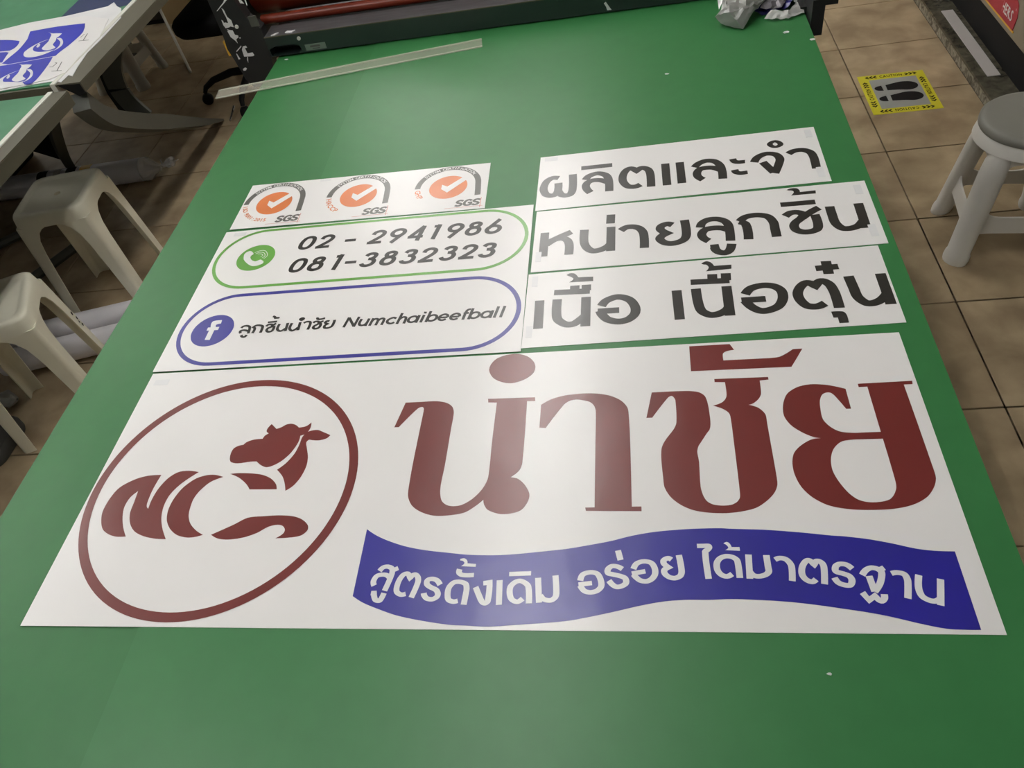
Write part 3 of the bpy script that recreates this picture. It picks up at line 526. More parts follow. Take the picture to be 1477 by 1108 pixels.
# banner
e, c, z = sheet('banner_sheet', -.824, .352, .367, .812, 'large white banner with maroon Thai lettering, bull emblem and blue ribbon', z=T+.0006, cat='banner')
RC = (-.6156, .5785); RR = .2055
mb = MB(); ribbon(mb, ell(*RC, RR-.0066, n=120), True, .0132, .0132, z+.0002); part(e, c, mb, 'ring', 'maroon')
put(e, c, z, 'banner')
rib = None
for name, m, w, parts in PRINTS['banner2']: part(e, c, draw(MB(), parts, w, z+.0004), name, m)
corner_tag(e, c, z, -.812, .785)

# contact sheet
def lift_contact(u, v): return 0
e, c, z = sheet('contact_sheet', -.826, -.195, .8155, 1.198, 'white contact sheet with phone numbers in a green oval and a blue oval below', z=T+.0016, skew=(.002, -.002, 0), lift=lift_contact)
def stadium(x0, x1, y0, y1, w, m, name):
    r = (y1-y0)/2; cy = (y0+y1)/2
    P = ell(x1-r, cy, r, n=30, a0=-90, a1=90)+ell(x0+r, cy, r, n=30, a0=90, a1=270)
    mb = MB(); ribbon(mb, P, True, w, w, z+.0002); part(e, c, mb, name, m)
stadium(-.8145, -.204, 1.0205, 1.1915, .0068, 'green_print', 'green_oval')
stadium(-.8105, -.2035, .8265, .9985, .0078, 'ring_blue', 'blue_oval')
mb = MB(); fill(mb, [ell(-.7318, 1.1065, .0385)], z+.0002); part(e, c, mb, 'phone_disc', 'green_print')
mb = MB(); fill(mb, [ell(-.7497, .909, .0392)], z+.0002); part(e, c, mb, 'social_disc', 'ring_blue')
put(e, c, z, 'contact', .0004)
SF = {  # stroke shapes in a unit-high box
 '0': ['c 0,.885 -.17,.80 -.235,.5 -.17,.2 0,.115 .17,.2 .235,.5 .17,.80'],
 '1': ['s .07,0! .07,1!', 's -.12,.885! .07,.885!'],
 '2': ['s -.215,.66 -.17,.82 0,.885 .165,.81 .2,.66 .12,.49 -.23,.10!', 's -.29,.115! .27,.115!'],
 '3': ['s -.19,.74 -.13,.85 .01,.885 .15,.82 .16,.66 .07,.56 -.06,.545!', 's -.06,.545! .12,.51 .215,.38 .18,.2 .02,.11 -.15,.15 -.23,.27'],
 '4': ['s .12,0! .12,1!', 's .13,.98! -.25,.27!', 's -.32,.27! .27,.27!'],
 '6': ['c 0,.57 -.17,.5 -.235,.34 -.17,.18 0,.11 .17,.18 .235,.34 .17,.5', 's -.2,.43! .1,1!'],
 '8': ['c 0,.885 -.13,.84 -.165,.74 -.12,.62 0,.575 .12,.62 .165,.74 .13,.84', 'c 0,.56 -.17,.49 -.22,.335 -.17,.18 0,.11 .17,.18 .22,.335 .17,.49'],
 '9': ['c 0,.885 -.17,.82 -.235,.66 -.17,.5 0,.43 .17,.5 .235,.66 .17,.82', 's .2,.57! -.1,0!'],
 '-': ['s -.22,.42! .22,.42!']}
def digits(s, xs, base, h, wd, shear):
    for ch, x in zip(s, xs):
        mb = MB(); q = 0
        for p in SF[ch]:
            k, d = p.split(' ', 1)
            pts = [(a*h*1.14, b*h, cc) for a, b, cc in parse(d, 1)]; P = smooth_path(pts, k == 'c')
            P = [Vector((v.x+v.y*shear, v.y)) for v in P]
            ribbon(mb, [Vector((x+v.x, base+v.y)) for v in P], k == 'c', wd*1.02, wd*.88, z+.0002+q); q += .00001
        part(e, c, mb, 'digit' if ch != '-' else 'hyphen', 'ink')
digits('02-2941986', [-.639, -.601, -.550, -.497, -.458, -.418, -.385, -.346, -.309, -.271], 1.1175, .044, .0086, .2)
digits('081-3832323', [-.639, -.602, -.564, -.534, -.499, -.461, -.423, -.386, -.348, -.311, -.276], 1.0505, .044, .0086, .2)
LF = {'N': ['s 2,0! 2,24!', 's 2.5,23! 20,1!', 's 20,0! 20,24!'],
 'u': ['s 2,18! 2,8 4.5,3.4 9.5,2 13.5,4 15.5,9', 's 15.5,0! 15.5,18!'], 'm': ['s 2,0! 2,18!', 's 2.2,10 4,14.5 8,16 12,13.5 12.7,0!', 's 12.7,10 15,14.5 19,16 22.6,13.5 23,0!'],
 'c': ['s 16,13.5 10.5,16 4.5,13.5 2,9 4.5,4.3 10.5,2 16,4.5'], 'h': ['s 2,0! 2,26!', 's 2.2,10 5,14.5 9,16 13,13.5 14,0!'],
 'a': ['c 9.5,16 4,14 2,9 4,4 9.5,2 15,4 17,9 15,14', 's 18,0! 18,18!'], 'i': ['s 2,0! 2,18!', 's 2,21! 2,25.5!'],
 'b': ['s 2,0! 2,26!', 'c 10,16 4.5,14 2.5,9 4.5,4 10,2 15.5,4 17.5,9 15.5,14'],
 'e': ['s 2,8.6! 16.5,8.6!', 's 16.5,8.6 15,13.5 9.5,16 4,13.5 2,9 4,4 9.5,2 15,4.3'], 'f': ['s 3,0! 3,19 5,23.4 9.5,24', 's -.5,15.5! 8.5,15.5!'], 'l': ['s 2,0! 2,26.5!'],
 'S': ['s 14,15.5 9.5,18 4.8,16.8 3,13.6 5.5,10.8 10.2,9 12.8,6 10.8,2.8 6,2 1.8,4.6'], 'G': ['s 14.6,14.8 9.8,18 4.6,16 2.2,10 4.4,3.8 9,2 14,3.4 14.4,9.4! 8.6,9.4!']}
def letters(e, c, s, xs, base, z, wd=.0050, shear=.2, k=.001, m='ink'):
    for ch, x in zip(s, xs):
        mb = MB(); q = 0
        for p in LF[ch]:
            kk, d = p.split(' ', 1); P = smooth_path(parse(d, k), kk == 'c')
            ribbon(mb, [Vector((x+v.x+v.y*shear, base+v.y)) for v in P], kk == 'c', wd, wd*.85, z+.0002+q); q += .00001
        part(e, c, mb, 'letter', m)
letters(e, c, 'Numchaibeefball', [-.5045, -.4795, -.4585, -.4305, -.4105, -.3935, -.3695, -.3605, -.3405, -.3205, -.2985, -.2880, -.2680, -.2450, -.2345], .895, z)
corner_tag(e, c, z, -.805, 1.182, .026, .010)

# certification strip
e, c, z = sheet('certificate_sheet', -.823, -.294, 1.2075, 1.3625, 'white strip with three orange tick certification marks above the contact sheet', skew=(.002, -.002, -.005))
for lx, ly, wd in ((-.750, 1.2876, 'ISO 9001:2015'), (-.5644, 1.2856, 'HACCP'), (-.375, 1.2843, 'GHP')):
    mk = empty('certification_mark', (0, 0, 0)); mk.parent = e; o3 = Vector((lx, ly, T)); mk.matrix_basis = Matrix.Translation(o3-c)
    P = ell(lx-.002, ly+.004, .0625, n=40, a0=181, a1=3)[::1]
    P = [Vector((lx-.002+.0625*cos(radians(a)), ly+.004+.0625*sin(radians(a)))) for a in [181-i*4.6 for i in range(39)]]+[Vector((lx+.0625, ly-.015)), Vector((lx+.0638, ly-.036))]
    mb = MB(); ribbon(mb, P, False, .0118, .0118, z+.0002); part(mk, o3, mb, 'grey_arc', 'grey_print')
    mb = MB(); text_arc(mb, 'SYSTEM CERTIFICATION', (lx-.002, ly+.004), .0625, .0078, 146, 34, z+.0004); part(mk, o3, mb, 'arc_lettering', 'paper')
    mb = MB(); text_arc(mb, wd, (lx-.002, ly+.004), .0610, .0115 if len(wd) < 8 else .0100, 186, 186+(10.5 if len(wd) < 8 else 6.6)*len(wd), z+.0002, inward=True); part(mk, o3, mb, 'orange_lettering', 'orange')
    mb = MB(); fill(mb, [ell(lx, ly, .039)], z+.0002); part(mk, o3, mb, 'orange_disc', 'orange')
    mb = MB(); fill(mb, [[Vector((lx+a*.001, ly+b*.001)) for a, b in ((-14, 10), (-2, 2), (26, 30), (36, 21), (0, -19), (-14, -5))]], z+.0004); part(mk, o3, mb, 'tick', 'paper')
    letters(mk, o3, 'SGS', [lx+.020, lx+.0365, lx+.0535], ly-.0695, z, wd=.0056, shear=.15, k=.00108, m='grey_print')
    mb = MB()
    ribbon(mb, [Vector((lx+.002, ly-.0725)), Vector((lx+.078, ly-.0725))], False, .0011, .0009, z+.0002); ribbon(mb, [Vector((lx+.0725, ly-.045)), Vector((lx+.0725, ly-.077))], False, .0011, .0009, z+.0002)
    part(mk, o3, mb, 'red_line', 'red_line')
corner_tag(e, c, z, -.665, 1.351, .024, .008)

# clear ruler
rc = Vector((-.724, 1.864, T)); rl = empty('clear_ruler', rc)
A, B = Vector((-1.072, 1.8135, 0)), Vector((-.3755, 1.9165, 0)); t = (B-A).normalized(); nrm = Vector((-t.y, t.x, 0))
def bar(a, b, o0, o1, z0, z1):
    V = [(p+nrm*o+Vector((0, 0, zz))) for zz in (z0, z1) for p, o in ((a, o0), (b, o0), (b, o1), (a, o1))]
    return MB().add(V, [(3, 2, 1, 0), (4, 5, 6, 7), (0, 1, 5, 4), (1, 2, 6, 5), (2, 3, 7, 6), (3, 0, 4, 7)])
bar(A, B, -.0195, .0195, T+.0003, T+.0032).build('blade', 'acrylic', rl, off=rc)
for s in (-1, 1): bar(A, B, s*.0235, s*.0195, T+.0003, T+.0030).build('bevel_edge', 'acrylic_edge', rl, off=rc)
mb = MB()
for i in range(46):
    p = A+t*(.47+.0049*i); L = .005 if i % 5 else .009
    V = [(p+nrm*o+t*d+Vector((0, 0, T+.0034))) for o, d in ((.019, 0), (.019, .0004), (.019-L, .0004), (.019-L, 0))]; mb.add(V, [(0, 1, 2, 3)])
tk = mb.build('scale_marks', 'dark_grey', rl, off=rc); tag(tk, kind='stuff')
tag(rl, 'long clear acrylic ruler lying across the green mat, one end overhanging', 'ruler')

# paper specks
for i, (x, y, s, lab) in enumerate([(.070, 1.643, .006, 'tiny white paper scrap alone on the green mat beyond the farthest word sheet'), (.341, 1.770, .009, 'small white paper scrap on the mat just below the crumpled film'),
        (.388, 1.721, .008, 'small white paper scrap at the right edge of the mat'), (.170, .323, .003, 'tiny white speck on the mat in front of the banner'), (-.927, 1.975, .007, 'tiny white scrap at the far left corner of the mat')]):
    o = MB(); P = [(s*random.uniform(.6, 1.1)*cos(a*pi/3), s*.6*random.uniform(.6, 1.1)*sin(a*pi/3)) for a in range(6)]
    o.loft([[(a, b, 0) for a, b in P], [(a*.95, b*.95, .0008+.002*s*100*.2) for a, b in P]], cap=True)
    q = o.build('paper_scrap', 'white'); q.location = (x, y, T+.0003 if x > -.6 else T-.0012); tag(q, lab, 'scrap', 'paper scraps on the mat')

# ================================================================ LAMINATOR CARRIAGE
lm = empty('roller_carriage', (-.28, 2.1, T)); off = Vector((-.28, 2.1, T))
Y0 = 1.994
def hole_face():
    # front of the beam with a slot at its left end
    mb = MB(); x0, x1, z0, z1 = -.975, .42, T+.003, .9055
    sl = [(-.972, .8535), (-.895, .8535), (-.882, .862), (-.885, .872), (-.90, .879), (-.955, .879), (-.972, .872)]
    loops = [[Vector((x0, z0)), Vector((x1, z0)), Vector((x1, z1)), Vector((x0, z1))], [Vector(p) for p in sl]]
    ls = [[Vector((p.x, p.y, 0)) for p in l] for l in loops]; fl = [p for l in ls for p in l]
    mb.add([(p.x, Y0, p.y) for p in fl], [tuple(q) for q in tessellate_polygon(ls)])
    n = len(sl); mb.add([(x, Y0, zz) for x, zz in sl]+[(x, Y0+.05, zz) for x, zz in sl], [(i, (i+1) % n, n+(i+1) % n, n+i) for i in range(n)]+[tuple(range(n, 2*n))])
    return mb
hole_face().build('beam_face', 'beam', lm, off=off)
MB().box(-.975, .42, Y0+.0005, 2.066, .903, .9060).build('beam_ledge', 'ledge', lm, off=off)
MB().box(-.975, .42, Y0-.0008, Y0+.0006, .9035, .9062).build('ledge_lip', 'alu', lm, off=off)
MB().box(-.975, .42, 2.068, 2.30, .856, .890).build('bed', 'black_metal', lm, off=off)
MB().tube([(-1.005, 2.090, .916), (.42, 2.090, .916)], .013, 14).build('guide_roller', 'roller', lm, smooth=50, off=off)
MB().tube([(-1.025, 2.172, .985), (.42, 2.172, .985)], .077, 40).build('red_roller', 'roller', lm, smooth=50, off=off)
pl = MB(); prof = [(-1.085, 1.25), (-1.085, .93), (-1.090, .89), (-1.083, .855), (-1.075, .80), (-1.06, .775), (-1.0, .775), (-.985, .80), (-.976, .853), (-.974, .93), (-1.0, .96), (-1.026, 1.05), (-1.03, 1.25)]
pl.loft([[(x, Y0, zz) for x, zz in prof], [(x, Y0+.035, zz) for x, zz in prof]], cap=True).build('side_plate', 'black_metal', lm, off=off)
MB().box(-1.084, -1.032, Y0+.035, Y0+.32, .80, 1.25).build('side_housing', 'black_metal', lm, off=off)
MB().box(.43, .50, Y0, Y0+.3, .80, 1.25).build('side_plate', 'black_metal', lm, off=off)
MB().box(-.9955, -.972, Y0-.002, Y0+.0, .938, .965).build('worn_patch', 'leg_grey', lm, off=off)
# slot label and bolts
MB().box(-.870, -.812, Y0-.0012, Y0+.0002, .8575, .8735).build('label_plate', 'label', lm, off=off)
MB().box(-.856, -.828, Y0-.0016, Y0, .865, .870).box(-.851, -.83, Y0-.0016, Y0, .860, .8625).build('label_print', 'dark_grey', lm, off=off)
for x, zz in ((-.879, .8925), (-1.036, .944)):
    MB().loft([[(x+.005*cos(a*pi/6), Y0-d, zz+.005*sin(a*pi/6)) for a in range(12)] for d in (0, .003)], cap=True).build('bolt', 'alu_white', lm, off=off)
# stuck shreds of white vinyl
def shred(pts, m='white', plane='y', dz=.0012):
    P = pts
    if plane == 'y':
        a = [(x, Y0-dz, zz) for x, zz in P]; b = [(x, Y0-.0001, zz) for x, zz in P]
    else:
        a = [(x, y, .9085) for x, y in P]; b = [(x, y, .9061) for x, y in P]
    mb = MB(); n = len(P); fl = [Vector((p[0], p[1], 0)) for p in P]; tr = [tuple(q) for q in tessellate_polygon([fl])]
    mb.add(a+b, tr+[tuple(i+n for i in reversed(q)) for q in tr]+[(i, (i+1) % n, n+(i+1) % n, n+i) for i in range(n)])
    mb.build('vinyl_shred', m, lm, off=off)
shred([(-1.0720, 0.9900), (-1.0450, 1.0080), (-1.0390, 1.0140), (-1.0320, 1.0130), (-1.0380, 1.0090), (-1.0710, 0.9890)])
shred([(-1.0010, 1.0090), (-0.9950, 1.0080), (-0.9900, 0.9980), (-1.0000, 1.0000)])
shred([(-0.9850, 1.0060), (-0.9820, 1.0060), (-0.9830, 0.9930), (-0.9850, 0.9920)])
shred([(-1.0560, 0.9950), (-1.0520, 0.9900), (-1.0510, 0.9710), (-1.0440, 0.9620), (-1.0450, 0.9440), (-1.0530, 0.9470), (-1.0580, 0.9450), (-1.0680, 0.9440), (-1.0710, 0.9530), (-1.0700, 0.9660), (-1.0670, 0.9630), (-1.0670, 0.9580), (-1.0610, 0.9580), (-1.0590, 0.9560), (-1.0550, 0.9570), (-1.0540, 0.9700), (-1.0550, 0.9800)])
shred([(-1.0660, 0.9410), (-1.0600, 0.9380), (-1.0520, 0.9360), (-1.0510, 0.9240), (-1.0480, 0.9230), (-1.0430, 0.9210), (-1.0440, 0.9160), (-1.0490, 0.9140), (-1.0530, 0.9110), (-1.0530, 0.9010), (-1.0580, 0.9110), (-1.0650, 0.9200), (-1.0670, 0.9370), (-1.0620, 0.9360)])
shred([(-1.0670, 0.8810), (-1.0470, 0.8940), (-1.0470, 0.8910), (-1.0660, 0.8790)])
shred([(-1.0700, 0.8750), (-1.0680, 0.8730), (-1.0650, 0.8590), (-1.0700, 0.8580)])
shred([(-1.0490, 0.8830), (-1.0430, 0.8910), (-1.0340, 0.8920), (-1.0320, 0.8870), (-1.0390, 0.8860), (-1.0390, 0.8820), (-1.0380, 0.8710), (-1.0230, 0.8720), (-1.0210, 0.8640), (-1.0260, 0.8620), (-1.0510, 0.8640), (-1.0500, 0.8750)])
shred([(-1.0700, 0.8310), (-1.0620, 0.8340), (-1.0580, 0.8310), (-1.0630, 0.8260), (-1.0700, 0.8260)])
shred([(-1.0430, 0.8620), (-1.0410, 0.8620), (-1.0470, 0.8460), (-1.0470, 0.8540)])
shred([(-1.0420, 0.9150), (-1.0390, 0.9160), (-1.0390, 0.9130), (-1.0420, 0.9130)])
shred([(-0.0660, 0.8760), (-0.0610, 0.8790), (-0.0510, 0.8620), (-0.0480, 0.8580), (-0.0590, 0.8580), (-0.0610, 0.8670)])

shred([(-1.003, 1.992+.012), (-.993, 2.000), (-.984, 2.018), (-.991, 2.016), (-.995, 2.006)], plane='z')
shred([(-.955, 1.997), (-.945, 1.998), (-.936, 2.010), (-.944, 2.008)], plane='z')
shred([(-.916, 2.004), (-.897, 1.998), (-.889, 2.012), (-.900, 2.010), (-.912, 2.014)], plane='z')
lv = MB().tube([(-1.085, 2.16, 1.02), (-1.15, 2.16, 1.00), (-1.36, 2.2, 1.12)], .016, 10).build('lever', 'black', lm, smooth=50, off=off)
MB().tube([(-1.088, 2.155, .985), (-1.135, 2.12, .935)], .010, 10).build('lever_tip', 'yellow', lm, smooth=50, off=off)
MB().box(-1.108, -1.088, 2.02, 2.05, .86, .90).build('clamp', 'yellow', lm, off=off)
tag(lm, 'black roller carriage with a red rubber roller spanning the far end of the table', 'machine')

# ================================================================ CRUMPLED FILM at the right end
def crumple(name, corners, seed, amp, m, label, n=14, cat='wrapping', curl=0):
    """a folded film: bilinear patch with creases"""
    rnd = random.Random(seed); P = [Vector(p) for p in corners]; V = []; F = []
    for j in range(n+1):
        for i in range(n+1):
            u, v = i/n, j/n
            p = P[0]*(1-u)*(1-v)+P[1]*u*(1-v)+P[2]*u*v+P[3]*(1-u)*v
            q = Vector((u*3.1+seed, v*3.3, seed*.7))
            h = abs(noise.noise(q))+.5*abs(noise.noise(q*2.3))+.25*noise.noise(q*5)
            d = Vector((noise.noise(q*1.7+Vector((9, 0, 0))), noise.noise(q*1.7+Vector((0, 9, 0))), 0))*amp*.5
            e2 = 1
            p = p+d+Vector((0, 0, amp*h*e2+curl*sin(pi*u)))
            p.z = max(p.z, T+.0012); V.append(p)
    for j in range(n):
        for i in range(n): a = j*(n+1)+i; F += [(a, a+1, a+n+2), (a, a+n+2, a+n+1)] if (i+j) % 2 else [(a, a+1, a+n+1), (a+1, a+n+2, a+n+1)]
    k = len(V); V2 = [p-Vector((0, 0, .0008)) for p in V]; F2 = [(c2+k, b+k, a+k) for a, b, c2 in F]
    c = sum(V, Vector())/len(V); c.z = T
    o = MB().add(V+V2, F+F2).build(name, m, recalc=False, smooth=28, off=c); o.location = c
    tag(o, label, cat); return o
def film(V, F, m, label, th):
    """creased sheet of film from a folded outline, subdivided with fine crumpling"""
    import bmesh
    bm = bmesh.new(); vs_ = [bm.verts.new(p) for p in V]
    for f in F: bm.faces.new([vs_[i] for i in f])
    bmesh.ops.subdivide_edges(bm, edges=bm.edges, cuts=4, use_grid_fill=True)
    for v in bm.verts:
        q = v.co*34; n1 = noise.noise(q); n2 = noise.noise(q*2.7+Vector((5, 2, 1)))
        v.co += Vector((0, -.4, 1))*(.0095*abs(n1)+.0042*n2-.0015); v.co.z = max(v.co.z, T+.0014)
    bmesh.ops.recalc_face_normals(bm, faces=bm.faces)
    VV = [tuple(v.co) for v in bm.verts]; bm.verts.index_update(); FF = [tuple(v.index for v in f.verts) for f in bm.faces]; bm.free()
    n = len(VV); c = sum((Vector(p) for p in VV), Vector())/n; c.z = T
    mb = MB().add(VV+[(x, y+th, z-th*.4) for x, y, z in VV], FF+[tuple(i+n for i in reversed(f)) for f in FF])
    o = mb.build('crumpled_film', m, recalc=False, smooth=25, off=c); o.location = c; tag(o, label, 'wrapping', 'crumpled film offcuts')
V = [(0.1910, 1.8420, 0.8740), (0.2040, 1.8340, 0.8600), (0.2510, 1.8070, 0.8530), (0.2760, 1.8400, 0.8700), (0.3080, 1.8800, 0.8810), (0.2610, 1.8600, 0.8950), (0.2250, 1.8700, 0.8920), (0.2210, 1.8250, 0.8870), (0.2360, 1.8120, 0.8720), (0.2580, 1.8300, 0.8890), (0.2060, 1.8600, 0.8820), (0.3380, 1.9500, 0.8930), (0.2770, 1.9500, 0.9040), (0.2260, 1.9500, 0.9080)]
F = [(0, 1, 7), (1, 8, 7), (1, 2, 8), (2, 3, 9), (2, 9, 8), (8, 9, 7), (7, 9, 6), (0, 7, 10), (10, 7, 6), (9, 3, 4), (9, 4, 5), (9, 5, 6), (5, 4, 11), (5, 11, 12), (6, 5, 12), (6, 12, 13), (10, 6, 13)]
film(V, F, 'foil', 'crumpled silver grey film at the far right of the mat, largest piece', 0.001)
V = [(0.3020, 1.8420, 0.8530), (0.3180, 1.8550, 0.8660), (0.3250, 1.8330, 0.8540), (0.3540, 1.8300, 0.8530), (0.3920, 1.8490, 0.8540), (0.3600, 1.8500, 0.8640), (0.3930, 1.8770, 0.8580), (0.3410, 1.8430, 0.8680), (0.3820, 1.8940, 0.8620)]
F = [(0, 2, 1), (2, 7, 1), (2, 3, 7), (3, 5, 7), (3, 4, 5), (4, 6, 5), (5, 6, 8)]
film(V, F, 'foil_pale', 'pale grey film offcut with a pointed tip beside the silver film', 0.001)
V = [(0.2830, 1.8800, 0.8620), (0.3010, 1.8680, 0.8500), (0.3210, 1.8720, 0.8550), (0.3430, 1.9000, 0.8650), (0.3590, 1.8720, 0.8600), (0.3700, 1.8900, 0.8680), (0.3110, 1.9000, 0.8750), (0.3120, 1.9600, 0.8800), (0.3920, 1.9600, 0.8690)]
F = [(0, 1, 2), (0, 2, 6), (2, 3, 6), (2, 4, 3), (3, 4, 5), (6, 3, 7), (3, 8, 7), (3, 5, 8)]
film(V, F, 'navy_print', 'dark blue printed film scrap behind the grey offcuts', 0.001)
V = [(0.2950, 1.8650, 0.8670), (0.3100, 1.8650, 0.8660), (0.3370, 1.8850, 0.8750), (0.3530, 1.8850, 0.8660), (0.3440, 1.8680, 0.8650), (0.3270, 1.9300, 0.8800), (0.3710, 1.9300, 0.8740), (0.3010, 1.8750, 0.8770)]
F = [(0, 1, 7), (1, 4, 2), (1, 2, 7), (4, 3, 2), (7, 2, 5), (2, 3, 6), (2, 6, 5)]
film(V, F, 'foil_dim', 'mauve grey film strip on top of the blue scrap', 0.001)
V = [(0.3760, 1.9000, 0.8590), (0.3890, 1.9000, 0.8540), (0.4030, 1.9200, 0.8580), (0.3720, 1.9300, 0.8640), (0.4060, 1.9500, 0.8680)]
F = [(0, 1, 2), (0, 2, 3), (3, 2, 4)]
film(V, F, 'white', 'white film corner above the pale grey offcut', 0.001)
V = [(0.2040, 1.8850, 0.8700), (0.2130, 1.9000, 0.8800), (0.2380, 1.9000, 0.8820), (0.2030, 1.9100, 0.8820), (0.2170, 1.9500, 0.8930), (0.2500, 1.9500, 0.8890)]
F = [(0, 1, 3), (1, 2, 4), (3, 1, 4), (2, 5, 4)]
film(V, F, 'white', 'white film edge at the left of the silver film', 0.001)


# ================================================================ LEFT TABLES
def left_table(y0, y1, label, dr, xe, drop):
    e = empty('work_table', (-2.3, (y0+y1)/2, 0)); off = Vector((-2.3, (y0+y1)/2, 0))
    MB().box(-3.1, -1.755+dr, y0, y1, .765, .795).build('tabletop', 'alu', e, off=off)
    for yy in ((y0+.5, y1-.5)):
        pass
    MB().box(-1.755+dr, -1.738+dr, y0, y1, .765, .803).build('edge_strip', 'alu_white', e, off=off)
    # stepped aluminium profile, open at its end
    xa, xb = -1.738+dr, xe
    V = [(xa, .800), (xb, .800), (xb, .797), (xb+.001, .797), (xb+.001, drop), (xb-.004, drop), (xb-.004, .795), (xa, .795)]
    MB().loft([[(x, y0, zz) for x, zz in V], [(x, y1, zz) for x, zz in V]], cap=True).build('side_profile', 'alu', e, off=off)
    MB().box(xb-.10, xb-.006, y0+.10, y1-.10, drop, .764).build('inner_rail', 'black', e, off=off)
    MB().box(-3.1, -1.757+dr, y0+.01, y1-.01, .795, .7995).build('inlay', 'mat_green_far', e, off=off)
    tag(e, label, 'table'); return e, off
e1, off1 = left_table(.1, 2.075, 'near grey metal framed work table with green inlay, left of the stools', 0, -1.690, .757)
e2, off2 = left_table(2.125, 4.6, 'far grey metal framed work table holding the printed fish sheets', -.022, -1.672, .768)
MB().add([(-1.755, 2.1245, .799), (-1.676, 2.1245, .794), (-1.674, 2.1245, .765), (-1.70, 2.1245, .757)], [(0, 1, 2, 3)]).add([(-1.755, 2.1275, .799), (-1.676, 2.1275, .794), (-1.674, 2.1275, .765), (-1.70, 2.1275, .757)], [(3, 2, 1, 0)]).build('dark_end_plate', 'black', e2, off=off2)  # flat black plate stands for the shade inside the hollow profile end
def sweep(pts, wid, thick, name, m, par, off, taper=None):
    """flat curved bar: width along the second axis, standing on edge"""
    pts = [Vector(p) for p in pts]; P = []
    n = 8
    for i in range(len(pts)-1):
        a = pts[max(i-1, 0)]; b = pts[i]; c2 = pts[i+1]; d = pts[min(i+2, len(pts)-1)]
        for k in range(n):
            t = k/n; P.append(.5*((2*b)+(c2-a)*t+(2*a-5*b+4*c2-d)*t*t+(-a+3*b-3*c2+d)*t**3))
    P.append(pts[-1]); rings = []
    for i, p in enumerate(P):
        t = (P[min(i+1, len(P)-1)]-P[max(i-1, 0)]).normalized(); side = t.cross(Vector((0, 0, 1))).normalized(); up = side.cross(t)
        w = wid*(taper(i/(len(P)-1)) if taper else 1)
        rings.append([p+side*thick/2+up*w/2, p-side*thick/2+up*w/2, p-side*thick/2-up*w/2, p+side*thick/2-up*w/2])
    return MB().loft(rings, cap=True).build(name, m, par, smooth=40, off=off)
tp = lambda t: 1 if t < .55 else max(.12, 1-(t-.55)*1.9)
sweep([(-1.712, 2.125, .738), (-1.738, 2.22, .632), (-1.795, 2.445, .493), (-1.872, 2.73, .338), (-1.968, 3.09, .142), (-2.045, 3.36, .006)], .058, .055, 'curved_leg', 'leg_grey', e2, off2, tp)
sweep([(-1.773, 2.53, .764), (-1.831, 2.53, .685), (-1.856, 2.53, .609), (-1.850, 2.53, .541), (-1.815, 2.53, .470)], .075, .012, 'curved_brace', 'leg_grey', e2, off2)
bw = MB().add([(-1.80, 2.555, .764), (-1.853, 2.555, .678), (-1.877, 2.555, .602), (-1.866, 2.555, .524), (-1.835, 2.555, .470), (-1.900, 2.555, .470), (-1.925, 2.555, .50), (-1.932, 2.555, .566), (-1.922, 2.555, .632), (-1.915, 2.555, .69), (-1.90, 2.555, .764)], [tuple(range(11))])
bw.add([(x, y+.012, zz) for x, y, zz in bw.v[:11]], [tuple(range(10, -1, -1))]).build('black_web', 'black', e2, off=off2)
sweep([(-1.92, 2.36, .75), (-2.20, 2.55, .52), (-2.50, 2.82, .22), (-2.70, 3.04, .006)], .04, .04, 'curved_leg', 'leg_grey', e2, off2)
MB().tube([(-2.95, 2.30, .03), (-2.73, 2.443, .03), (-2.66, 2.502, .03)], .02, 8).build('foot_bar', 'leg_grey', e2, off=off2)
MB().tube([(-2.45, 2.13, .03), (-2.30, 2.42, .03)], .02, 8).build('foot_bar', 'leg_grey', e2, off=off2)
MB().tube([(-2.95, .5, .765), (-2.95, .5, 0)], .03, 10).build('leg', 'leg_grey', e1, off=off1)
MB().tube([(-2.0, .5, .765), (-2.0, .5, 0)], .03, 10).build('leg', 'leg_grey', e1, off=off1)
for x, y in ((-2.95, 4.3), (-1.9, 4.3), (-2.95, 2.4)): MB().tube([(x, y, .765), (x, y, 0)], .03, 10).build('leg', 'leg_grey', e2, off=off2)
bx = MB().box(-4.1, -3.02, 1.3, 3.25, .0, .62, .02).build('shade_filler', 'black_fabric'); tag(bx, 'black chest added for the shade under the left work tables', 'filler')  # added black box, stands for the shade under the left tables
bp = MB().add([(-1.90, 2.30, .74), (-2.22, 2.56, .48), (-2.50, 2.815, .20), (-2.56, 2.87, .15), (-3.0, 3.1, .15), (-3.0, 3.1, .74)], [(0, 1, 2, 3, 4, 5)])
bp.add([(x+.012, y+.012, zz) for x, y, zz in bp.v[:6]], [(5, 4, 3, 2, 1, 0)]).build('shade_panel', 'black_fabric', e2, off=off2)  # added black sheet, fills the dark space behind the curved leg with shade
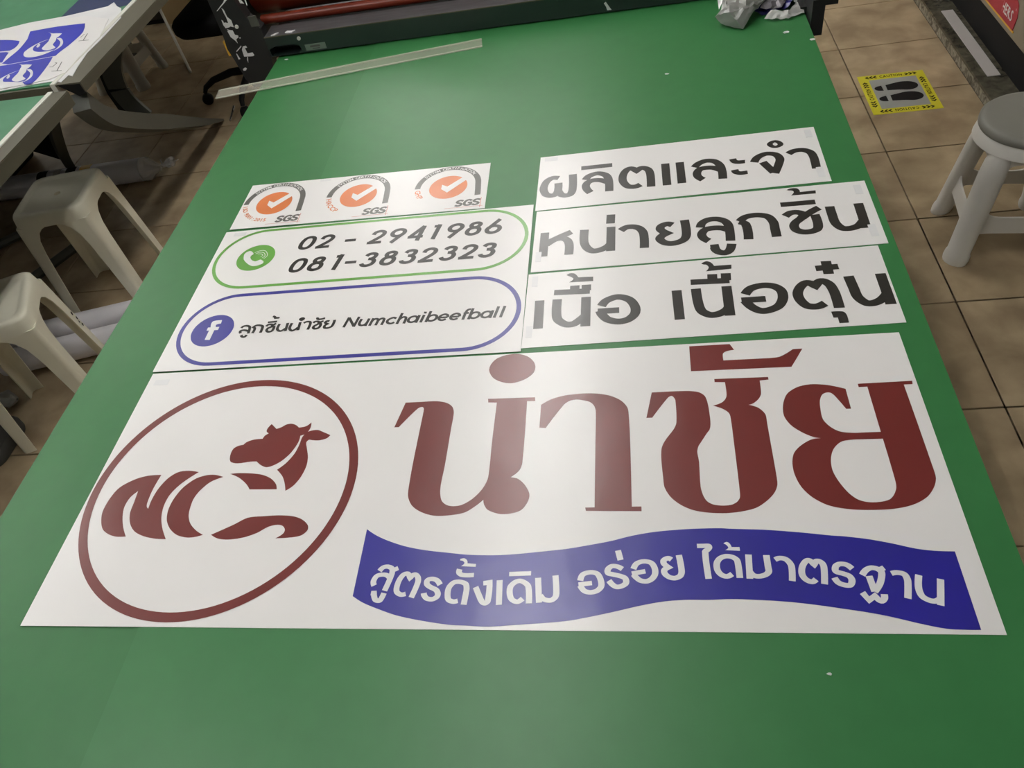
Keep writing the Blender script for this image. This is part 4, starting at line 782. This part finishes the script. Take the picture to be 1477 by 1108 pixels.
# printed sheet stack
def polysheet(P, z0, z1, name, m, par=None, off=(0, 0, 0), cupped=0):
    fl = [Vector((x, y, 0)) for x, y in P]; n = len(P); tr = [tuple(q) for q in tessellate_polygon([fl])]
    mb = MB().add([(x, y, z1) for x, y in P]+[(x, y, z0) for x, y in P], tr+[tuple(i+n for i in reversed(q)) for q in tr]+[(i, (i+1) % n, n+(i+1) % n, n+i) for i in range(n)])
    return mb.build(name, m, par, off=off)
c = Vector((-2.0, 2.4, .80)); stk = empty('printed_sheet_stack', c)
O = [(-2.46, 2.61), (-2.274, 2.658), (-2.174, 2.685), (-2.021, 2.697), (-1.868, 2.731), (-1.858, 2.764), (-1.824, 2.718), (-1.795, 2.691), (-1.754, 2.603), (-1.750, 2.462), (-1.753, 2.336), (-1.737, 2.236), (-1.722, 2.172), (-1.742, 2.184), (-1.745, 2.139), (-1.782, 2.153), (-1.865, 2.147), (-1.957, 2.133), (-2.14, 2.11)]
polysheet(O, .8000, .8016, 'lower_sheet', 'white', stk, c)
O2 = [(-2.46, 2.60), (-2.2, 2.655), (-1.93, 2.665), (-1.80, 2.60), (-1.762, 2.45), (-1.765, 2.30), (-1.76, 2.20), (-1.80, 2.165), (-1.957, 2.142), (-2.14, 2.12)]
polysheet(O2, .8018, .8042, 'top_sheet', 'paper', stk, c)
for name, m_, w_, parts in TABLE_PRINTS: draw(MB(), parts, w_, .8046 if m_ != 'white' else .8049).build(name, m_, stk, off=c, recalc=False)
tag(stk, 'stack of white sheets with blue panels and white fish emblems on the far work table', 'prints')
nv = polysheet([(-2.045, 2.69), (-2.05, 2.86), (-2.03, 3.1), (-1.80, 3.1), (-1.785, 2.72), (-1.835, 2.705)], .7996, .7999, 'navy_board', 'navy'); tag(nv, 'dark navy board beyond the printed fish sheets', 'board')

# ================================================================ STOOLS
def square_stool(name, loc, rz, label):
    e = empty(name, loc, rz); H = .45
    def se(r, z, n=64, k=8):
        P = []; r = r*1.085 if r > .02 else r*1.6
        for i in range(n):
            a = 2*pi*i/n; cx, sx = cos(a), sin(a); q = (abs(cx)**k+abs(sx)**k)**(-1/k)
            rr = r*q if r > .02 else r; P.append((rr*cx, rr*sx, z))
        return P
    mb = MB(); mb.loft([se(.007, H-.016), se(.0072, H-.007), se(.03, H-.007), se(.085, H-.006), se(.094, H-.004), se(.098, H-.0005), se(.108, H), se(.114, H-.002), se(.1185, H-.010), se(.121, H-.030), se(.123, H-.048), se(.119, H-.047), se(.115, H-.012), se(.09, H-.010), se(.007, H-.016)])
    mb.build('seat', 'plastic_beige', e, smooth=50)
    zs = [(0, .042), (.01, .042), (.1, .045), (.2, .049), (.3, .054), (.35, .061), (.38, .075), (.395, .092), (.403, .112), (.406, .128)]
    for sx, sy in ((1, 1), (-1, 1), (-1, -1), (1, -1)):
        rings = []
        for z, w in zs:
            k = .155-(.155-.1315)*z/.406; r = .016; t = .004
            outer = [(-w, 0), (-r, 0)]+[(-r+r*sin(a), -r+r*cos(a)) for a in (pi/8, pi/4, 3*pi/8)]+[(0, -r), (0, -w)]
            inner = [(-t, -w), (-t, -r), (-r-.000+(r-t)*sin(pi/4), -r+(r-t)*cos(pi/4)), (-r, -t), (-w, -t)]
            rings.append([(sx*(k+a), sy*(k+b), z) for a, b in outer+inner])
        MB().loft(rings, cap=True).build('leg', 'plastic_beige', e, smooth=50)
    tag(e, label, 'stool', 'beige square plastic stools'); return e
square_stool('square_stool', (-1.985, 2.105, 0), radians(9), 'beige square plastic stool by the wrapped roll, seat hole showing')
square_stool('square_stool', (-1.905, 1.515, 0), radians(25), 'beige square plastic stool cut by the left edge, black marks on one leg')
def round_stool(name, loc, rz, label, m, ms):
    e = empty(name, loc, rz); H = .405
    MB().lathe([(.001, H-.002), (.06, H-.001), (.118, H), (.130, H-.002), (.1365, H-.008), (.138, H-.022), (.136, H-.026), (.001, H-.026)], 48).build('seat', ms, e, smooth=50)
    MB().lathe([(.131, H-.026), (.137, H-.036), (.143, H-.062), (.139, H-.062), (.130, H-.034)], 48, cap=False).build('skirt', m, e, smooth=50)
    for k in range(4):
        a = radians(45+90*k); d = Vector((cos(a), sin(a), 0)); top = d*.118; bot = d*.182; P = []; R = []
        for z, r in ((.356, .008), (.352, .020), (.340, .030), (.32, .035), (.28, .0375), (.2, .037), (.1, .0355), (.035, .035), (.028, .0385), (.012, .0395), (0, .037)):
            f = 1-z/.356; P.append(top*(1-f)+bot*f+Vector((0, 0, z))); R.append(r)
        n = 16; tg = Vector((-d.y, d.x, 0)); rings = [[p+d*(r*.72*cos(2*pi*j/n))+tg*(r*.98*sin(2*pi*j/n)) for j in range(n)] for p, r in zip(P, R)]
        MB().loft(rings, cap=True).build('leg', m, e, smooth=50)
        a2 = radians(135+90*k); d2 = Vector((cos(a2), sin(a2), 0))
        def at(u, z, off=0):
            f = 1-z/.356; r = .128*(1-f)+.190*f; p = (d*r*(1-u)+d2*r*u)
            nn = (d+d2).normalized(); bulge = .020*(1-(2*u-1)**2)*max(0, z-.2)/.2
            return p+nn*(.004+bulge+off)+Vector((0, 0, z))
        N = 20
        for nm, lo, hi in (('apron', lambda u: .318-.17*abs(2*u-1)**6, lambda u: .340), ('stretcher', lambda u: .100-.035*abs(2*u-1)**7, lambda u: .150+.085*abs(2*u-1)**5)):
            rings = []
            for i in range(N+1):
                u = i/N; rings.append([at(u, lo(u)), at(u, hi(u)), at(u, hi(u), -.006), at(u, lo(u), -.006)])
            MB().loft(rings, cap=True).build(nm, m, e, smooth=50)
    tag(e, label, 'stool', 'round plastic stools'); return e
round_stool('round_stool', (1.08, 2.045, 0), radians(-6.7), 'white round plastic stool with grey seat at the right edge', 'plastic_white', 'seat_grey')
round_stool('round_stool', (-2.795, 3.975, 0), radians(-2), 'grey white plastic stool half hidden beyond the far work table', 'plastic_bg', 'plastic_bg')

# ================================================================ OFFICE CHAIR
hub = Vector((-1.90, 3.66, 0)); ch = empty('office_chair', hub)
mb = MB(); rings = []
for zz, k in ((.43, .8), (.44, .95), (.46, 1), (.49, 1), (.505, .95), (.51, .8)):
    rings.append([(.105+x*k, -.165+y*k, zz) for x, y in rrect(.235, .235, .09, 6)])
mb.loft(rings, cap=True).build('seat', 'black_fabric', ch, smooth=50)
MB().tube([(0, 0, .10), (0, 0, .43)], .028, 14).build('gas_lift', 'black', ch, smooth=50)
MB().lathe([(.045, .075), (.05, .09), (.04, .13), (.03, .14)], 20).build('hub', 'black', ch, smooth=50)
a0 = math.atan2(3.566-hub.y, -2.171-hub.x)
for k in range(5):
    a = a0+2*pi/5*k; d = Vector((cos(a), sin(a), 0)); r = .285
    MB().tube([d*.03+Vector((0, 0, .115)), d*.12+Vector((0, 0, .125)), d*.22+Vector((0, 0, .11)), d*.27+Vector((0, 0, .085)), d*.285+Vector((0, 0, .06))], [.020, .019, .016, .013, .010], 10).build('base_arm', 'black', ch, smooth=50)
    cs = MB().lathe([(.006, -.018), (.022, -.018), (.0275, -.012), (.0275, .012), (.022, .018), (.006, .018)], 18)
    q = Vector((-d.y, d.x, 0)); V = [d*r+q*z2+d*x+Vector((0, 0, y+.028)) for x, y, z2 in cs.v]; cs.v = V
    cs.build('caster', 'black', ch, smooth=50)
q = MB().tube([Vector((-.045, -.275, .06)), Vector((-.05, -.36, .03))], [.006, .004], 8); q.build('chrome_pin', 'chrome', ch)
tag(ch, 'black office chair with castors behind the roller carriage', 'chair')

# ================================================================ BACKGROUND FURNITURE
dc = empty('dark_cabinet', (-3.3, 5.1, 0)); off = Vector((-3.3, 5.1, 0))
MB().box(-3.9, -2.905, 4.74, 5.4, .03, .75, .004).build('body', 'dark_brown', dc, off=off); MB().box(-3.88, -2.93, 4.76, 5.38, 0, .03).build('plinth', 'black', dc, off=off)
tag(dc, 'dark brown low cabinet on the floor at the far left', 'cabinet')
tn = MB().box(-2.90, -2.50, 4.72, 5.3, 0, .9, .006).build('tan_cupboard', 'tan'); tag(tn, 'tan cupboard between the dark cabinet and the office chair', 'cupboard')
rd = MB().tube([(-2.44, 3.97, .006), (-2.53, 4.12, .008), (-2.74, 4.46, .17), (-2.80, 4.58, .30)], .008, 8).build('white_rod', 'alu_white', smooth=50); tag(rd, 'thin white rod on the tiles leaning against the dark cabinet', 'rod')

# ================================================================ WRAPPED ROLLS under the table
def roll(name, a, b, r, label, bands=(), twist=False, m='paper_roll'):
    a, b = Vector((*a, r+.001)), Vector((*b, r+.001)); mid = (a+b)/2; mid.z = 0; e = empty(name, mid); d = (b-a).normalized()
    n = 28; s = d.cross(Vector((0, 0, 1))).normalized(); up = Vector((0, 0, 1))
    def ring(p, rr): return [p+s*rr*cos(2*pi*k/n)+up*rr*sin(2*pi*k/n) for k in range(n)]
    MB().loft([ring(a, r), ring(b, r), ring(b, r*.55), ring(b-d*.02, r*.55), ring(b-d*.03, .002)], cap=False).loft([ring(a, .002), ring(a, r)]).build('roll', m, e, smooth=50, off=mid)
    for t, w_, mm in bands:
        p = a+(b-a)*t; MB().loft([ring(p, r+.0006), ring(p+d*w_, r+.0006)]).build('tape_band', mm, e, smooth=50, off=mid)
    if twist:
        R = []; rnd = random.Random(3)
        for t, rr in ((-.01, 1.03), (.0, 1.04), (.02, .92), (.04, .62), (.06, .35), (.075, .18), (.085, .15), (.10, .22), (.12, .38), (.14, .42), (.15, .25)):
            p = b+d*t+Vector((0, 0, max(0, t-.07)*.25)); q = ring(p, r*rr)
            R.append([v+(v-p)*rnd.uniform(-.14, .14)*(1 if t > 0 else 0)+s*rnd.uniform(-.002, .002) for v in q])
        MB().loft(R).build('plastic_twist', 'film', e, smooth=30, off=mid)
        for (u, v, w2) in ((.01, .05, .012), (.06, -.045, .0), (-.02, -.05, .02)):
            p = b+d*.085; MB().tube([p, p+d*u*.6+s*v*.5+up*w2, p+d*u+s*v+up*(w2*.5)], [.004, .003, .002], 6).build('plastic_tail', 'film', e, off=mid)
    tag(e, label, 'roll', 'plastic wrapped rolls under the left table'); return e
roll('wrapped_roll', (-2.98, 2.85), (-2.215, 2.895), .052, 'white roll wrapped in clear plastic with a yellow band and twisted end', ((.61, .055, 'yellow'), (.52, .05, 'black'), (.44, .035, 'strip_grey'), (.33, .05, 'black')), True)
roll('wrapped_roll', (-2.70, 1.70), (-1.62, 1.965), .045, 'white wrapped roll lying under the second stool, the farther of two')
roll('wrapped_roll', (-2.245, 1.685), (-1.55, 1.86), .046, 'white wrapped roll with a red band under the second stool, the nearer of two', ((.045, .018, 'maroon'),))
# plastic knot and grey block
kn = MB(); rnd = random.Random(5); R = []
for i, (t, rr) in enumerate(((0, .006), (.015, .026), (.04, .034), (.065, .022), (.08, .004))):
    R.append([(-2.185+t+rnd.uniform(-.003, .003), 1.525+rr*cos(2*pi*k/9)*rnd.uniform(.7, 1.2), .034+rr*sin(2*pi*k/9)*rnd.uniform(.7, 1)) for k in range(9)])
kn.loft(R).build('plastic_wad', 'foil_pale', smooth=20); tag(bpy.data.objects['plastic_wad'], 'small crumpled plastic wad on the floor beside the second stool', 'wad')
gb = MB()
pr = rrect(.14, .10, .05, 6); gb.loft([[(-2.165+x*k, 1.345+y*k, zz) for x, y in pr] for zz, k in ((.001, .97), (.01, 1), (.035, 1), (.045, .96))], cap=True)
o = gb.build('grey_pad', 'dark_grey', smooth=50); tag(o, 'dark grey rounded pad on the floor at the left edge', 'pad')
# pen marks on the second stool's leg
s2 = [o for o in bpy.data.objects if o.name.startswith('square_stool')][1]
mb = MB()
for i, (y, zz, r) in enumerate(((0, .26, .006), (.004, .235, .005), (-.003, .222, .004), (.002, .205, .005))):
    k = .155-(.155-.1315)*zz/.406; P = [(k+.0008, k-.024+y+r*cos(a*pi/3), zz+r*1.3*sin(a*pi/3)) for a in range(6)]
    mb.add(P, [tuple(range(6))])
mb.build('ink_marks', 'black', s2, recalc=False)
